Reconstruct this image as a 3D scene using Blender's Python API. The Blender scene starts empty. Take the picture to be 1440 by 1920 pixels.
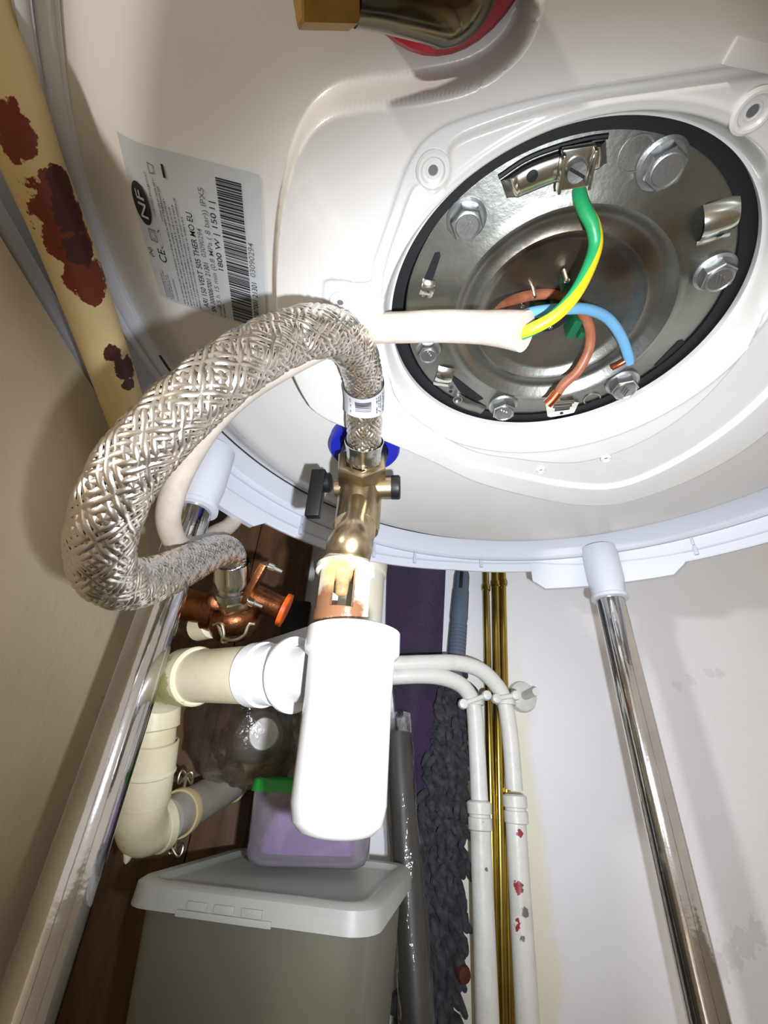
import bpy, bmesh, math, random
import numpy as np
from mathutils import Vector

random.seed(7)
SC = bpy.context.scene
COL = SC.collection
ZC = 0.30                                   # height of the camera above the floor

# ------------------------------------------------------------------ camera
FPX = 800.0
PITCH, ROLL, YAW = math.radians(31.3), math.radians(3.4), math.radians(5.0)
_fw = np.array([0, math.cos(PITCH), math.sin(PITCH)])
_up = np.array([0, -math.sin(PITCH), math.cos(PITCH)])
_rt = np.array([1.0, 0, 0])
_c, _s = math.cos(ROLL), math.sin(ROLL)
_rt, _up = _c * _rt + _s * _up, -_s * _rt + _c * _up
_Rz = np.array([[math.cos(YAW), math.sin(YAW), 0], [-math.sin(YAW), math.cos(YAW), 0], [0, 0, 1]])
RT, UP, FW = _Rz @ _rt, _Rz @ _up, _Rz @ _fw
CAM = np.array([0, 0, ZC])

cam = bpy.data.cameras.new('camera')
cam.sensor_fit = 'VERTICAL'
cam.sensor_height = 24.0
cam.sensor_width = 18.0
cam.lens = 24.0 * FPX / 1920.0
cam.clip_start = 0.005
camo = bpy.data.objects.new('camera', cam)
COL.objects.link(camo)
from mathutils import Matrix
camo.matrix_world = Matrix(((RT[0], UP[0], -FW[0], 0), (RT[1], UP[1], -FW[1], 0), (RT[2], UP[2], -FW[2], ZC), (0, 0, 0, 1)))
SC.camera = camo

# ------------------------------------------------------------------ light
SC.view_settings.view_transform = 'Standard'
SC.view_settings.look = 'None'
SC.view_settings.gamma = 1.0
SC.view_settings.use_curve_mapping = False
SC.view_settings.exposure = 0.22
wd = bpy.data.worlds.new('world')
SC.world = wd
wd.use_nodes = True
wd.node_tree.nodes['Background'].inputs[0].default_value = (1.0, 0.9, 0.76, 1)
wd.node_tree.nodes['Background'].inputs[1].default_value = 0.58


def lamp(name, kind, loc, energy, color, size, aim=None, **kw):
    l = bpy.data.lights.new(name, kind)
    l.energy = energy
    l.color = color
    if kind == 'AREA':
        l.size = size
    else:
        l.shadow_soft_size = size
    for k, v in kw.items():
        setattr(l, k, v)
    o = bpy.data.objects.new(name, l)
    o.location = loc
    if aim is not None:
        o.rotation_euler = (Vector(aim) - Vector(loc)).to_track_quat('-Z', 'Y').to_euler()
    COL.objects.link(o)
    return o


# the telephone's flash, a little to the right of and below the lens
FL = CAM + RT * 0.028 - UP * 0.022
lamp('phone_flash', 'SPOT', FL, 8.0, (0.89, 0.94, 1.03), 0.004, FL + FW + UP * -0.065 + RT * 0.14,
     spot_size=math.radians(120), spot_blend=1.0)
# room lamp at camera height, behind and to the left
lamp('room_lamp', 'POINT', (-0.71, -0.50, ZC + 0.02), 23, (1.0, 0.95, 0.90), 0.03)


# ------------------------------------------------------------------ points from the photograph's pixels onto real planes
def ray(x, y):
    return (x - 720) * RT + (960 - y) * UP + FPX * FW


def D(x, y, d):
    return CAM + ray(x, y) * d / FPX


def Z(x, y, z):
    r = ray(x, y)
    return CAM + r * z / r[2]


def Y(x, y, v):
    r = ray(x, y)
    return CAM + r * v / r[1]


def X(x, y, v):
    r = ray(x, y)
    return CAM + r * v / r[0]


def rel(x, y, z):
    return np.array([x, y, z + ZC], float)


# ------------------------------------------------------------------ materials
class NT:
    def __init__(s, name):
        s.m = bpy.data.materials.new(name)
        s.m.use_nodes = True
        s.t = s.m.node_tree
        s.b = s.t.nodes['Principled BSDF']

    def n(s, typ, **kw):
        nd = s.t.nodes.new(typ)
        for k, v in kw.items():
            if k.startswith('i_'):
                nd.inputs[int(k[2:])].default_value = v
            else:
                setattr(nd, k, v)
        return nd

    def l(s, a, b):
        s.t.links.new(a, b)

    def math(s, op, a, b=None, c=None, clamp=False):
        nd = s.n('ShaderNodeMath', operation=op, use_clamp=clamp)
        for i, v in enumerate((a, b, c)):
            if v is None:
                continue
            if hasattr(v, 'is_output'):
                s.l(v, nd.inputs[i])
            else:
                nd.inputs[i].default_value = v
        return nd.outputs[0]

    def pos(s):
        if not hasattr(s, '_pos'):
            s._pos = s.n('ShaderNodeNewGeometry').outputs['Position']
        return s._pos

    def noise(s, scale, detail=4, rough=.55, stretch=None, vec=None):
        nd = s.n('ShaderNodeTexNoise')
        nd.inputs['Scale'].default_value = scale
        nd.inputs['Detail'].default_value = detail
        nd.inputs['Roughness'].default_value = rough
        v = vec or s.pos()
        if stretch:
            mp = s.n('ShaderNodeMapping')
            mp.inputs['Scale'].default_value = stretch
            s.l(v, mp.inputs['Vector'])
            v = mp.outputs[0]
        s.l(v, nd.inputs['Vector'])
        return nd.outputs[0]

    def ramp(s, v, a, b):
        nd = s.n('ShaderNodeMapRange')
        s.l(v, nd.inputs[0])
        nd.inputs[1].default_value = a
        nd.inputs[2].default_value = b
        return nd.outputs[0]

    def mix(s, f, a, b):
        nd = s.n('ShaderNodeMix', data_type='RGBA')
        for i, v in ((0, f), (6, a), (7, b)):
            if hasattr(v, 'is_output'):
                s.l(v, nd.inputs[i])
            elif i == 0:
                nd.inputs[0].default_value = v
            else:
                nd.inputs[i].default_value = (*v, 1)
        return nd.outputs[2]

    def blobs(s, pts, edge=.5, scale=150, soft=0):
        """mask of ragged spots of wear: pts = (point, radius)"""
        nz = s.math('MULTIPLY', s.math('SUBTRACT', s.noise(scale, 5, .65), .5), edge * 2)
        out = None
        for p, r in pts:
            d = s.n('ShaderNodeVectorMath', operation='DISTANCE')
            s.l(s.pos(), d.inputs[0])
            d.inputs[1].default_value = tuple(p)
            v = s.math('ADD', s.math('DIVIDE', d.outputs['Value'], r), nz)
            out = v if out is None else s.math('MINIMUM', out, v)
        return s.ramp(out, 1.02 + soft, .96 - soft)


def srgb(r, g, b):
    f = lambda v: ((v / 255 + .055) / 1.055) ** 2.4 if v > 10 else v / 255 / 12.92
    return (f(r), f(g), f(b))


def mat(name, rgb, rough=.5, metal=0.0, var=None, bump=None, coat=0, trans=0, alpha=1, spots=(), sheen=0, ior=1.45, sss=0):
    t = NT(name)
    b = t.b
    col = srgb(*rgb)
    b.inputs['Roughness'].default_value = rough
    b.inputs['Metallic'].default_value = metal
    b.inputs['IOR'].default_value = ior
    b.inputs['Coat Weight'].default_value = coat
    b.inputs['Coat Roughness'].default_value = .08
    b.inputs['Transmission Weight'].default_value = trans
    b.inputs['Alpha'].default_value = alpha
    b.inputs['Sheen Weight'].default_value = sheen
    if sss:
        b.inputs['Subsurface Weight'].default_value = sss
        b.inputs['Subsurface Radius'].default_value = (.004, .003, .002)
    src = None
    if var:                                  # (rgb, scale, low, high[, stretch])
        nz = t.noise(var[1], 5, .6, var[4] if len(var) > 4 else None)
        src = t.mix(t.ramp(nz, var[2], var[3]), col, srgb(*var[0]))
    for sp in spots:                         # (points, rgb, edge, scale)
        src = t.mix(t.blobs(*([sp[0]] + list(sp[2:]))), src if src is not None else col, srgb(*sp[1]))
    if src is None:
        b.inputs['Base Color'].default_value = (*col, 1)
    else:
        t.l(src, b.inputs['Base Color'])
    if bump:                                 # (scale, distance[, stretch])
        bp = t.n('ShaderNodeBump')
        bp.inputs['Strength'].default_value = 1
        bp.inputs['Distance'].default_value = bump[1]
        t.l(t.noise(bump[0], 4, .6, bump[2] if len(bump) > 2 else None), bp.inputs['Height'])
        t.l(bp.outputs[0], b.inputs['Normal'])
    return t.m


# ------------------------------------------------------------------ mesh building
class MB:
    def __init__(s):
        s.v, s.f = [], []

    def add(s, vs, fs):
        o = len(s.v)
        s.v += [tuple(map(float, p)) for p in vs]
        s.f += [tuple(i + o for i in f) for f in fs]
        return s

    def grid(s, rows, close_u=False, close_v=False, cap0=False, cap1=False):
        n, m = len(rows), len(rows[0])
        vs = [p for r in rows for p in r]
        fs = []
        for i in range(n if close_u else n - 1):
            for j in range(m if close_v else m - 1):
                a, b = i, (i + 1) % n
                c, d = j, (j + 1) % m
                fs.append((a * m + c, a * m + d, b * m + d, b * m + c))
        if cap0:
            fs.append(tuple(range(m))[::-1])
        if cap1:
            fs.append(tuple((n - 1) * m + j for j in range(m)))
        return s.add(vs, fs)

    def lathe(s, prof, o, axis, seg=32, caps=True, twist=0.0, ref=None, shape=None):
        """prof = (radius, distance along the axis)"""
        o = np.array(o, float)
        ax = np.array(axis, float)
        ax = ax / np.linalg.norm(ax)
        u, v = frame(ax, ref)
        rows = []
        for r, h in prof:
            rows.append([o + ax * h + r * (shape(a) if shape else 1) * (math.cos(a) * u + math.sin(a) * v)
                         for a in (twist + 2 * math.pi * k / seg for k in range(seg))])
        return s.grid(rows, close_v=True, cap0=caps, cap1=caps)

    def tube(s, pts, rad, seg=14, caps=True):
        P = np.array(pts, float)
        n = len(P)
        R = rad if hasattr(rad, '__len__') else [rad] * n
        T = np.gradient(P, axis=0)
        T /= np.linalg.norm(T, axis=1)[:, None]
        u, v = frame(T[0])
        rows = []
        for i in range(n):
            u = u - T[i] * (u @ T[i])
            u /= np.linalg.norm(u)
            v = np.cross(T[i], u)
            rows.append([P[i] + R[i] * (math.cos(a) * u + math.sin(a) * v) for a in (2 * math.pi * k / seg for k in range(seg))])
        return s.grid(rows, close_v=True, cap0=caps, cap1=caps)

    def box(s, c, ax, half):
        """c centre, ax three unit axes, half three half sizes"""
        c = np.array(c, float)
        A = [np.array(a, float) / np.linalg.norm(a) * h for a, h in zip(ax, half)]
        vs = [c + i * A[0] + j * A[1] + k * A[2] for i in (-1, 1) for j in (-1, 1) for k in (-1, 1)]
        return s.add(vs, [(0, 1, 3, 2), (4, 6, 7, 5), (0, 4, 5, 1), (2, 3, 7, 6), (0, 2, 6, 4), (1, 5, 7, 3)])

    def prism(s, poly, d):
        P = [np.array(p, float) for p in poly]
        d = np.array(d, float)
        n = len(P)
        return s.add(P + [p + d for p in P], [tuple(range(n))[::-1], tuple(range(n, 2 * n))] +
                     [(i, (i + 1) % n, n + (i + 1) % n, n + i) for i in range(n)])


def frame(ax, ref=None):
    ax = np.array(ax, float)
    ax = ax / np.linalg.norm(ax)
    r = np.array(ref if ref is not None else ((0, 0, 1) if abs(ax[2]) < .9 else (1, 0, 0)), float)
    u = r - ax * (r @ ax)
    u /= np.linalg.norm(u)
    return u, np.cross(ax, u)


def curve(pts, n=12, cols=3):
    """smooth path through points (rows may carry a radius too)"""
    P = np.array(pts, float)
    P = np.vstack([2 * P[0] - P[1], P, 2 * P[-1] - P[-2]])
    out = []
    for i in range(1, len(P) - 2):
        for k in range(n):
            t = k / n
            a, b, c, d = P[i - 1:i + 3]
            out.append(.5 * (2 * b + (c - a) * t + (2 * a - 5 * b + 4 * c - d) * t * t + (3 * b - a - 3 * c + d) * t ** 3))
    out.append(P[-2])
    return np.array(out)


def resample(P, step):
    d = np.r_[0, np.cumsum(np.linalg.norm(np.diff(P[:, :3], axis=0), axis=1))]
    s = np.linspace(0, d[-1], max(2, int(d[-1] / step)))
    return np.array([np.interp(s, d, P[:, k]) for k in range(P.shape[1])]).T


def obj(name, mb, m, parent=None, smooth=35, label=None, kind=None, bevel=0, seg=2):
    me = bpy.data.meshes.new(name)
    off = np.array(parent['_o']) if parent is not None and '_o' in parent.keys() else np.zeros(3)
    me.from_pydata([tuple(np.array(p) - off) for p in mb.v], [], mb.f)
    me.materials.append(m)
    bm = bmesh.new()
    bm.from_mesh(me)
    bmesh.ops.recalc_face_normals(bm, faces=bm.faces)
    if bevel:
        es = [e for e in bm.edges if len(e.link_faces) == 2 and e.calc_face_angle(0) > .5]
        bmesh.ops.bevel(bm, geom=es, offset=bevel, segments=seg, affect='EDGES', profile=.6)
    bm.to_mesh(me)
    bm.free()
    if smooth:
        for p in me.polygons:
            p.use_smooth = True
        me.set_sharp_from_angle(angle=math.radians(smooth))
    o = bpy.data.objects.new(name, me)
    COL.objects.link(o)
    if parent is not None:
        o.parent = parent
        o['_o'] = [float(v) for v in off]
    if label:
        o['label'] = label
    if kind:
        o['kind'] = kind
    return o


def thing(name, label, cat, loc, group=None):
    o = bpy.data.objects.new(name, None)
    o.empty_display_size = .01
    o.location = tuple(float(v) for v in loc)
    o['_o'] = [float(v) for v in loc]
    o['label'] = label
    o['category'] = cat
    if group:
        o['group'] = group
    COL.objects.link(o)
    return o


def tag(o, label, cat, group=None):
    o['label'] = label
    o['category'] = cat
    if group:
        o['group'] = group
    return o


def text_mesh(s):
    cu = bpy.data.curves.new('print', 'FONT')
    cu.body = s
    cu.size = 1
    cu.offset = .007
    o = bpy.data.objects.new('print', cu)
    COL.objects.link(o)
    dg = bpy.context.evaluated_depsgraph_get()
    me = bpy.data.meshes.new_from_object(o.evaluated_get(dg))
    V = [tuple(v.co) for v in me.vertices]
    F = [tuple(p.vertices) for p in me.polygons]
    bpy.data.objects.remove(o)
    bpy.data.curves.remove(cu)
    bpy.data.meshes.remove(me)
    return V, F


def sstep(a, b, x):
    t = min(1, max(0, (x - a) / (b - a)))
    return t * t * (3 - 2 * t)


# ------------------------------------------------------------------ material set
M = {}
M['enamel'] = mat('white_plastic_cover', (196, 194, 190), .3, coat=.2, var=((190, 187, 182), 9, .4, .8))
M['ring'] = mat('grey_white_plastic', (198, 201, 209), .4, coat=.1)
M['ring_clip'] = mat('ring_clip_plastic', (182, 185, 195), .4)
M['rubber'] = mat('black_rubber', (9, 10, 13), .6)
M['shadow_gap'] = mat('dark_gap_shade', (40, 40, 44), .7)  # near-black colour stands for shade in the gap around the cover
M['blue'] = mat('blue_plastic', (24, 32, 150), .4)
M['red'] = mat('red_plastic', (178, 26, 38), .4, var=((150, 16, 30), 60, .4, .7))
M['zinc'] = mat('zinc_steel', (150, 152, 148), .34, 1, var=((118, 118, 110), 25, .35, .7), bump=(260, .0002))
M['bolt'] = mat('galvanised_bolt', (166, 168, 168), .40, 1, bump=(500, .0001))
M['bright'] = mat('bright_steel', (215, 214, 205), .18, 1)
M['chrome'] = mat('chrome', (205, 205, 208), .10, 1, var=((172, 170, 172), 14, .35, .75), bump=(40, .00025))
M['braid'] = mat('braided_steel', (226, 220, 212), .25, 1, bump=(2200, .00004))
M['braid_core'] = mat('braid_core', (70, 64, 58), .45, .8)
M['nickel'] = mat('nickel_brass', (188, 172, 142), .30, 1, var=((170, 150, 116), 60, .4, .7))
M['brass'] = mat('brass', (205, 165, 70), .25, 1)
M['black'] = mat('black_plastic', (16, 16, 18), .42)
M['cup'] = mat('white_siphon_plastic', (184, 183, 180), .3, coat=.1)
M['pvc'] = mat('cream_pvc', (222, 214, 184), .42, var=((206, 196, 158), 30, .4, .75), bump=(120, .0002))
M['pvc_white'] = mat('grey_white_pvc', (222, 222, 224), .4)
M['pvc_grey'] = mat('grey_pvc', (172, 168, 156), .5, var=((150, 142, 124), 35, .4, .7))
M['copper_old'] = mat('tarnished_bronze', (146, 92, 58), .36, 1, var=((96, 60, 38), 70, .35, .7), bump=(300, .0003))
M['orange'] = mat('orange_cap', (226, 92, 24), .45)
M['sheath'] = mat('cable_sheath', (188, 177, 165), .42, var=((174, 162, 150), 120, .4, .7))
M['wire_brown'] = mat('brown_insulation', (140, 84, 60), .45, var=((120, 66, 44), 150, .4, .7))
M['wire_blue'] = mat('blue_insulation', (92, 142, 176), .42)
M['wire_yellow'] = mat('yellow_insulation', (190, 172, 22), .42)
M['wire_green'] = mat('green_insulation', (30, 140, 84), .42)
M['board_green'] = mat('green_terminal', (14, 78, 48), .4)
M['copper'] = mat('bare_copper', (190, 100, 66), .35, 1)
M['label'] = mat('silver_label', (166, 169, 170), .5)
M['ink'] = mat('label_ink', (22, 22, 24), .6)
M['ink_grey'] = mat('label_grey_ink', (92, 92, 94), .6)
M['wire_thin'] = mat('tinned_wire', (190, 184, 160), .35, 1)
M['clamp'] = mat('old_clamp', (206, 186, 140), .5)
M['bin'] = mat('frosted_plastic', (196, 192, 178), .38, trans=.88, var=((186, 186, 176), 20, .4, .7))
M['bin_lid'] = mat('frosted_lid_plastic', (206, 206, 200), .4, trans=.60)
M['tub'] = mat('clear_tub_plastic', (226, 218, 232), .14, trans=.9)
M['green_lid'] = mat('green_lid_plastic', (24, 128, 40), .3, trans=.12)
M['purple_cloth'] = mat('purple_cloth', (128, 88, 150), .8, var=((196, 160, 206), 30, .45, .7), bump=(50, .002))
M['clear'] = mat('clear_film', (230, 228, 222), .10, trans=1.0, alpha=.42, bump=(45, .0022))
M['bag_film'] = mat('crumpled_bag_film', (214, 208, 200), .22, trans=1.0, alpha=.62, bump=(60, .003))
M['dark_plum'] = mat('plum_towelling', (50, 27, 62), .95, var=((36, 20, 46), 55, .35, .7), bump=(700, .0012), sheen=.5)
M['charcoal'] = mat('charcoal_chenille', (58, 58, 64), .85, var=((28, 28, 32), 130, .38, .62), sheen=.08, bump=(900, .0006))
M['slate'] = mat('slate_plastic', (78, 88, 102), .42)
M['dark_pole'] = mat('dark_pole', (58, 56, 54), .45)
M['wood'] = mat('brown_timber', (104, 74, 48), .55, var=((66, 44, 28), 14, .35, .7, (6, 6, 1)))
M['cork'] = mat('beige_card', (186, 160, 120), .7)
M['gold'] = mat('brass_rod', (180, 162, 84), .22, 1, var=((140, 116, 52), 12, .4, .7))
M['bottle'] = mat('bottle_plastic', (150, 142, 134), .3, trans=.35)
M['cap'] = mat('pale_cap', (206, 206, 204), .35)
M['sheet'] = mat('pale_sheet', (196, 204, 222), .35)
M['dull_brass'] = mat('old_brass_nut', (150, 112, 46), .55, .7, var=((120, 88, 34), 50, .4, .7))
M['dark_metal'] = mat('dark_outlet_metal', (82, 76, 58), .16, 1, var=((120, 92, 56), 30, .5, .8))
M['rail'] = mat('grey_rail_paint', (150, 154, 156), .4)
M['floor'] = mat('floor_tile', (150, 138, 120), .5, var=((128, 116, 98), 12, .4, .7))

# walls: cream emulsion on the left, white with a yellowed band and scuffs at the back
PIPE_Y, WALL_Y, WALL_X = 0.455, 0.500, -0.180


def wall_material(name, rgb, rgb2, yellow=None, scuffs=()):
    t = NT(name)
    t.b.inputs['Roughness'].default_value = .6
    src = t.mix(t.ramp(t.noise(5, 5, .6), .35, .75), srgb(*rgb), srgb(*rgb2))
    if yellow:
        sp = t.n('ShaderNodeSeparateXYZ')
        t.l(t.pos(), sp.inputs[0])
        nz = t.math('MULTIPLY', t.math('SUBTRACT', t.noise(14, 4, .6), .5), .05)
        x = t.math('ADD', sp.outputs[0], nz)
        m1 = t.math('MULTIPLY', t.ramp(x, yellow[1] + .012, yellow[1]), t.ramp(x, yellow[0] - .01, yellow[0]))
        m2 = t.ramp(t.math('ADD', sp.outputs[2], nz), ZC + .16, ZC + .04)
        src = t.mix(t.math('MULTIPLY', t.math('MULTIPLY', m1, m2), .6), src, srgb(216, 208, 172))
    for pts, c, amt in scuffs:
        m = t.blobs(pts, 1.6, 170)
        src = t.mix(t.math('MULTIPLY', m, amt), src, srgb(*c))
    t.l(src, t.b.inputs['Base Color'])
    bp = t.n('ShaderNodeBump')
    bp.inputs['Distance'].default_value = .0006
    t.l(t.noise(90, 5, .65), bp.inputs['Height'])
    t.l(bp.outputs[0], t.b.inputs['Normal'])
    return t.m


sc1 = [(Y(*q, WALL_Y), .006) for q in ((1295, 1275), (1330, 1262), (1270, 1285), (1350, 1262))]
sc2 = [(Y(*q, WALL_Y), .010) for q in ((1372, 1790), (1395, 1770), (1420, 1750), (1350, 1810))]
sc3 = [(Y(*q, WALL_Y), .007) for q in ((1290, 1435), (1330, 1425), (1400, 1355), (1435, 1350))]
M['wall_left'] = wall_material('cream_wall_paint', (226, 211, 180), (216, 200, 166), None,
                               [([(X(200, 1330, WALL_X), .016), (X(150, 1520, WALL_X), .016)], (176, 162, 118), .3)])
M['wall_back'] = wall_material('white_wall_paint', (222, 222, 228), (215, 214, 217), (.13, .212),
                               [(sc1, (150, 150, 152), .18), (sc2, (150, 146, 142), .22)])

# ------------------------------------------------------------------ the setting
EX = np.eye(3)


def block(name, lo, hi, m, kind='structure', parent=None, bevel=0):
    lo, hi = np.array(lo, float), np.array(hi, float)
    return obj(name, MB().box((lo + hi) / 2, EX, (hi - lo) / 2), m, parent, smooth=30 if bevel else 0, kind=kind, bevel=bevel)


RAIL_Z = ZC + 0.2085
block('floor', (-.6, -.9, -.05), (1.3, WALL_Y + .06, 0), M['floor'])
block('wall_back', (-.24, WALL_Y, 0), (1.3, WALL_Y + .06, 1.75), M['wall_back'])
block('wall_left', (WALL_X - .06, .02, 0), (WALL_X, WALL_Y, RAIL_Z), M['wall_left'])
block('wall_left', (WALL_X - .07, .02, RAIL_Z), (WALL_X - .045, WALL_Y, 1.75), M['wall_back'])
block('trim_1', (WALL_X - .045, .02, RAIL_Z + .0025), (WALL_X + .002, WALL_Y, RAIL_Z + .011), M['ring_clip'], bevel=.0015)  # lighter tone puts the rail's lit lower edge into colour
block('trim_2', (WALL_X - .045, .02, RAIL_Z + .011), (WALL_X - .010, WALL_Y, RAIL_Z + .045), M['rail'], bevel=.002)

# ------------------------------------------------------------------ water heater
HC = rel(.115, .145, 0)[:2]                 # axis of the heater
HR = .2525
Z_EDGE, Z_LAB, Z_LOW, Z_HOLE, Z_DISC = .220, .202, .185, .200, .206


def ring_fit(px, z, order=2):
    """centre and gently measured outline of a round opening"""
    P = np.array([Z(*q, z)[:2] for q in px])
    A = np.c_[2 * P, np.ones(len(P))]
    s = np.linalg.lstsq(A, (P ** 2).sum(1), rcond=None)[0]
    c = s[:2]
    v = P - c
    a = np.arctan2(v[:, 1], v[:, 0])
    B = np.stack([np.ones(len(a)), np.cos(2 * a), np.sin(2 * a)], 1)
    k = np.linalg.lstsq(B, np.linalg.norm(v, axis=1), rcond=None)[0]
    return c, lambda t: k[0] + k[1] * np.cos(2 * t) + k[2] * np.sin(2 * t), k[0]


HOLE_PX = [(1160, 209), (1320, 240), (1420, 380), (1425, 480), (1040, 237), (920, 300), (820, 400), (760, 490), (727, 585),
           (742, 660), (795, 737), (870, 780), (970, 799), (1070, 787), (1220, 730), (1295, 672), (1345, 615)]
DISC_PX = [(757, 590), (1395, 470), (1190, 222), (950, 790), (790, 690), (1320, 630), (830, 410), (1330, 300), (1100, 775), (1250, 700)]
hc, hr, hr0 = ring_fit(HOLE_PX, Z_HOLE)
dc, dr, dr0 = ring_fit(DISC_PX, Z_DISC)


def poly(px, z, n=6):
    P = [Z(*q, z)[:2] for q in px]
    return curve([(p[0], p[1], 0) for p in P + P[:1]], n)[:-1, :2]


PAN = poly([(1040, -160), (1012, -40), (990, 60), (950, 118), (880, 162), (780, 184), (680, 196), (612, 214), (566, 262), (536, 340), (520, 430),
            (514, 540), (520, 620), (545, 702), (574, 758), (600, 783), (640, 802), (717, 829), (800, 866), (900, 914), (1045, 950), (1130, 955), (1195, 942), (1310, 896),
            (1440, 815), (1600, 640), (1700, 300), (1560, -60), (1300, -200)], Z_LOW)
SEAT = poly([(1500, 112), (1440, 118), (1200, 155), (1040, 180), (900, 215), (815, 250), (768, 306), (730, 410), (702, 490), (690, 532), (620, 528),
             (606, 545), (612, 610), (680, 640), (700, 720), (760, 800), (860, 864), (940, 886), (1070, 912), (1170, 910), (1300, 850), (1440, 740),
             (1560, 560), (1640, 330), (1600, 170)], Z_LOW)
SEAT2 = poly([(1480, 142), (1440, 144), (1200, 176), (1060, 200), (930, 238), (848, 276), (842, 330), (815, 372), (780, 352), (750, 420), (722, 510),
              (716, 600), (724, 690), (760, 770), (870, 842), (960, 862), (1080, 870), (1190, 838), (1300, 770), (1400, 660), (1460, 520), (1490, 350),
              (1470, 240)], Z_LOW)


def sdist(Pg, q):
    """signed distance (inside positive) of many points to a polygon"""
    best = np.full(len(q), 1e9)
    ins = np.zeros(len(q), bool)
    n = len(Pg)
    for i in range(n):
        a, b = Pg[i], Pg[(i + 1) % n]
        e = b - a
        t = np.clip(((q - a) @ e) / max(e @ e, 1e-12), 0, 1)
        best = np.minimum(best, np.linalg.norm(q - (a + t[:, None] * e), axis=1))
        c = ((a[1] > q[:, 1]) != (b[1] > q[:, 1]))
        with np.errstate(divide='ignore', invalid='ignore'):
            xi = (b[0] - a[0]) * (q[:, 1] - a[1]) / (b[1] - a[1] + 1e-15) + a[0]
        ins ^= c & (q[:, 0] < xi)
    return np.where(ins, best, -best)


def ss(a, b, x):
    t = np.clip((x - a) / (b - a), 0, 1)
    return t * t * (3 - 2 * t)


def cover_z(q):
    v = q - hc
    th = np.arctan2(v[:, 1], v[:, 0])
    dh = np.linalg.norm(v, axis=1) - hr(th)
    rr = np.linalg.norm(q - HC, axis=1)
    d1 = sdist(PAN, q)
    soft = .0022 + .0118 * ss(.20, .30, q[:, 1])
    z = Z_LAB - (Z_LAB - Z_LOW) * ss(-soft, soft * .6, d1)
    d2, d3 = sdist(SEAT, q), sdist(SEAT2, q)
    z += .0030 * ss(-.0009, .0009, d2)
    z -= .0026 * ss(-.0009, .0009, d3)
    z += (Z_HOLE - z) * (1 - ss(.0004, .0058, dh))
    z -= .0007 * np.exp(-((dh - .0080) / .0010) ** 2)
    t = ss(.213, HR, rr)
    z = z + (Z_EDGE - z) * t ** 1.4
    return z


heater = thing('water_heater', 'round white electric water heater with an uncovered steel flange, seen from below', 'water heater', (HC[0], HC[1], ZC + Z_EDGE))
NA, NR = 600, 240
ang = np.linspace(0, 2 * np.pi, NA, endpoint=False)
rows = []
h0 = np.c_[hc[0] + hr(ang) * np.cos(ang), hc[1] + hr(ang) * np.sin(ang)]
# the outer edge met by each spoke from the hole's centre
dv = np.c_[np.cos(ang), np.sin(ang)]
w = hc - HC
bq = dv @ w
tt = -bq + np.sqrt(bq ** 2 - (w @ w) + HR ** 2)
h1 = hc + dv * tt[:, None]
cm = MB()
grid = []
for k in range(NR + 1):
    t = (k / NR)
    q = h0 + (h1 - h0) * t
    z = cover_z(q)
    grid.append(np.c_[q, z + ZC])
lip = np.c_[h0, np.full(NA, ZC + Z_HOLE + .0035)]
cm.grid([lip] + grid, close_v=True)
cover = obj('bottom_cover', cm, M['enamel'], heater, smooth=60)
bod = MB().lathe([(HR - .001, .0015), (HR + .001, .006), (HR + .001, .72), (.20, .76)], (*HC, ZC + Z_EDGE), (0, 0, 1), 96)
obj('casing', bod, M['enamel'], heater, smooth=50)
es_ = [[(HC[0] + r * math.cos(a), HC[1] + r * math.sin(a), ZC + Z_EDGE + z) for r, z in ((HR - .0004, -.0003), (HR + .0011, -.0004), (HR + .0011, .0015), (HR - .0004, .0015))]
       for a in np.radians(np.linspace(-30, 168, 140))]
obj('edge_gap_shade', MB().grid(es_, close_v=True, cap0=True, cap1=True), M['shadow_gap'], heater)  # dark strip painted in for the shaded gap between cover and rim
es_ = [[(HC[0] + r * math.cos(a), HC[1] + r * math.sin(a), ZC + Z_EDGE + z) for r, z in ((HR - .0004, -.0003), (HR + .0013, -.0004), (HR + .0013, .0015), (HR - .0004, .0015))]
       for a in np.radians(np.linspace(168, 330, 120))]
obj('edge_trim', MB().grid(es_, close_v=True, cap0=True, cap1=True), M['ring'], heater)

# screw bosses
for k, (x, y, r) in enumerate([(812, 318, .0062), (1410, 207, .0062), (638, 566, .0052), (737, 774, .0042), (1014, 880, .0030), (1136, 858, .0034)]):
    zz = float(cover_z(np.array([Z(x, y, Z_LOW)[:2]]))[0])
    p = Z(x, y, zz)
    sb_ = obj('screw_boss', MB().lathe([(r, .001), (r, -.0010), (r * .86, -.0018), (r * .72, -.0018), (r * .62, -.0008), (r * .45, -.0006), (r * .40, -.0009), (r * .30, -.0009), (r * .26, -.0004)], p, (0, 0, 1), 28, caps=False),
              M['enamel'], heater)
    obj('screw_hole', MB().lathe([(r * .28, 0), (.0002, .0001)], p + np.array([0, 0, -.0005]), (0, 0, 1), 20), M['ink_grey'], sb_)
obj('moulded_tab', MB().box(Z(1420, 105, Z_LOW - .0004), EX, (.009, .003, .0010)), M['enamel'], heater, bevel=.0008)

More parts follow.
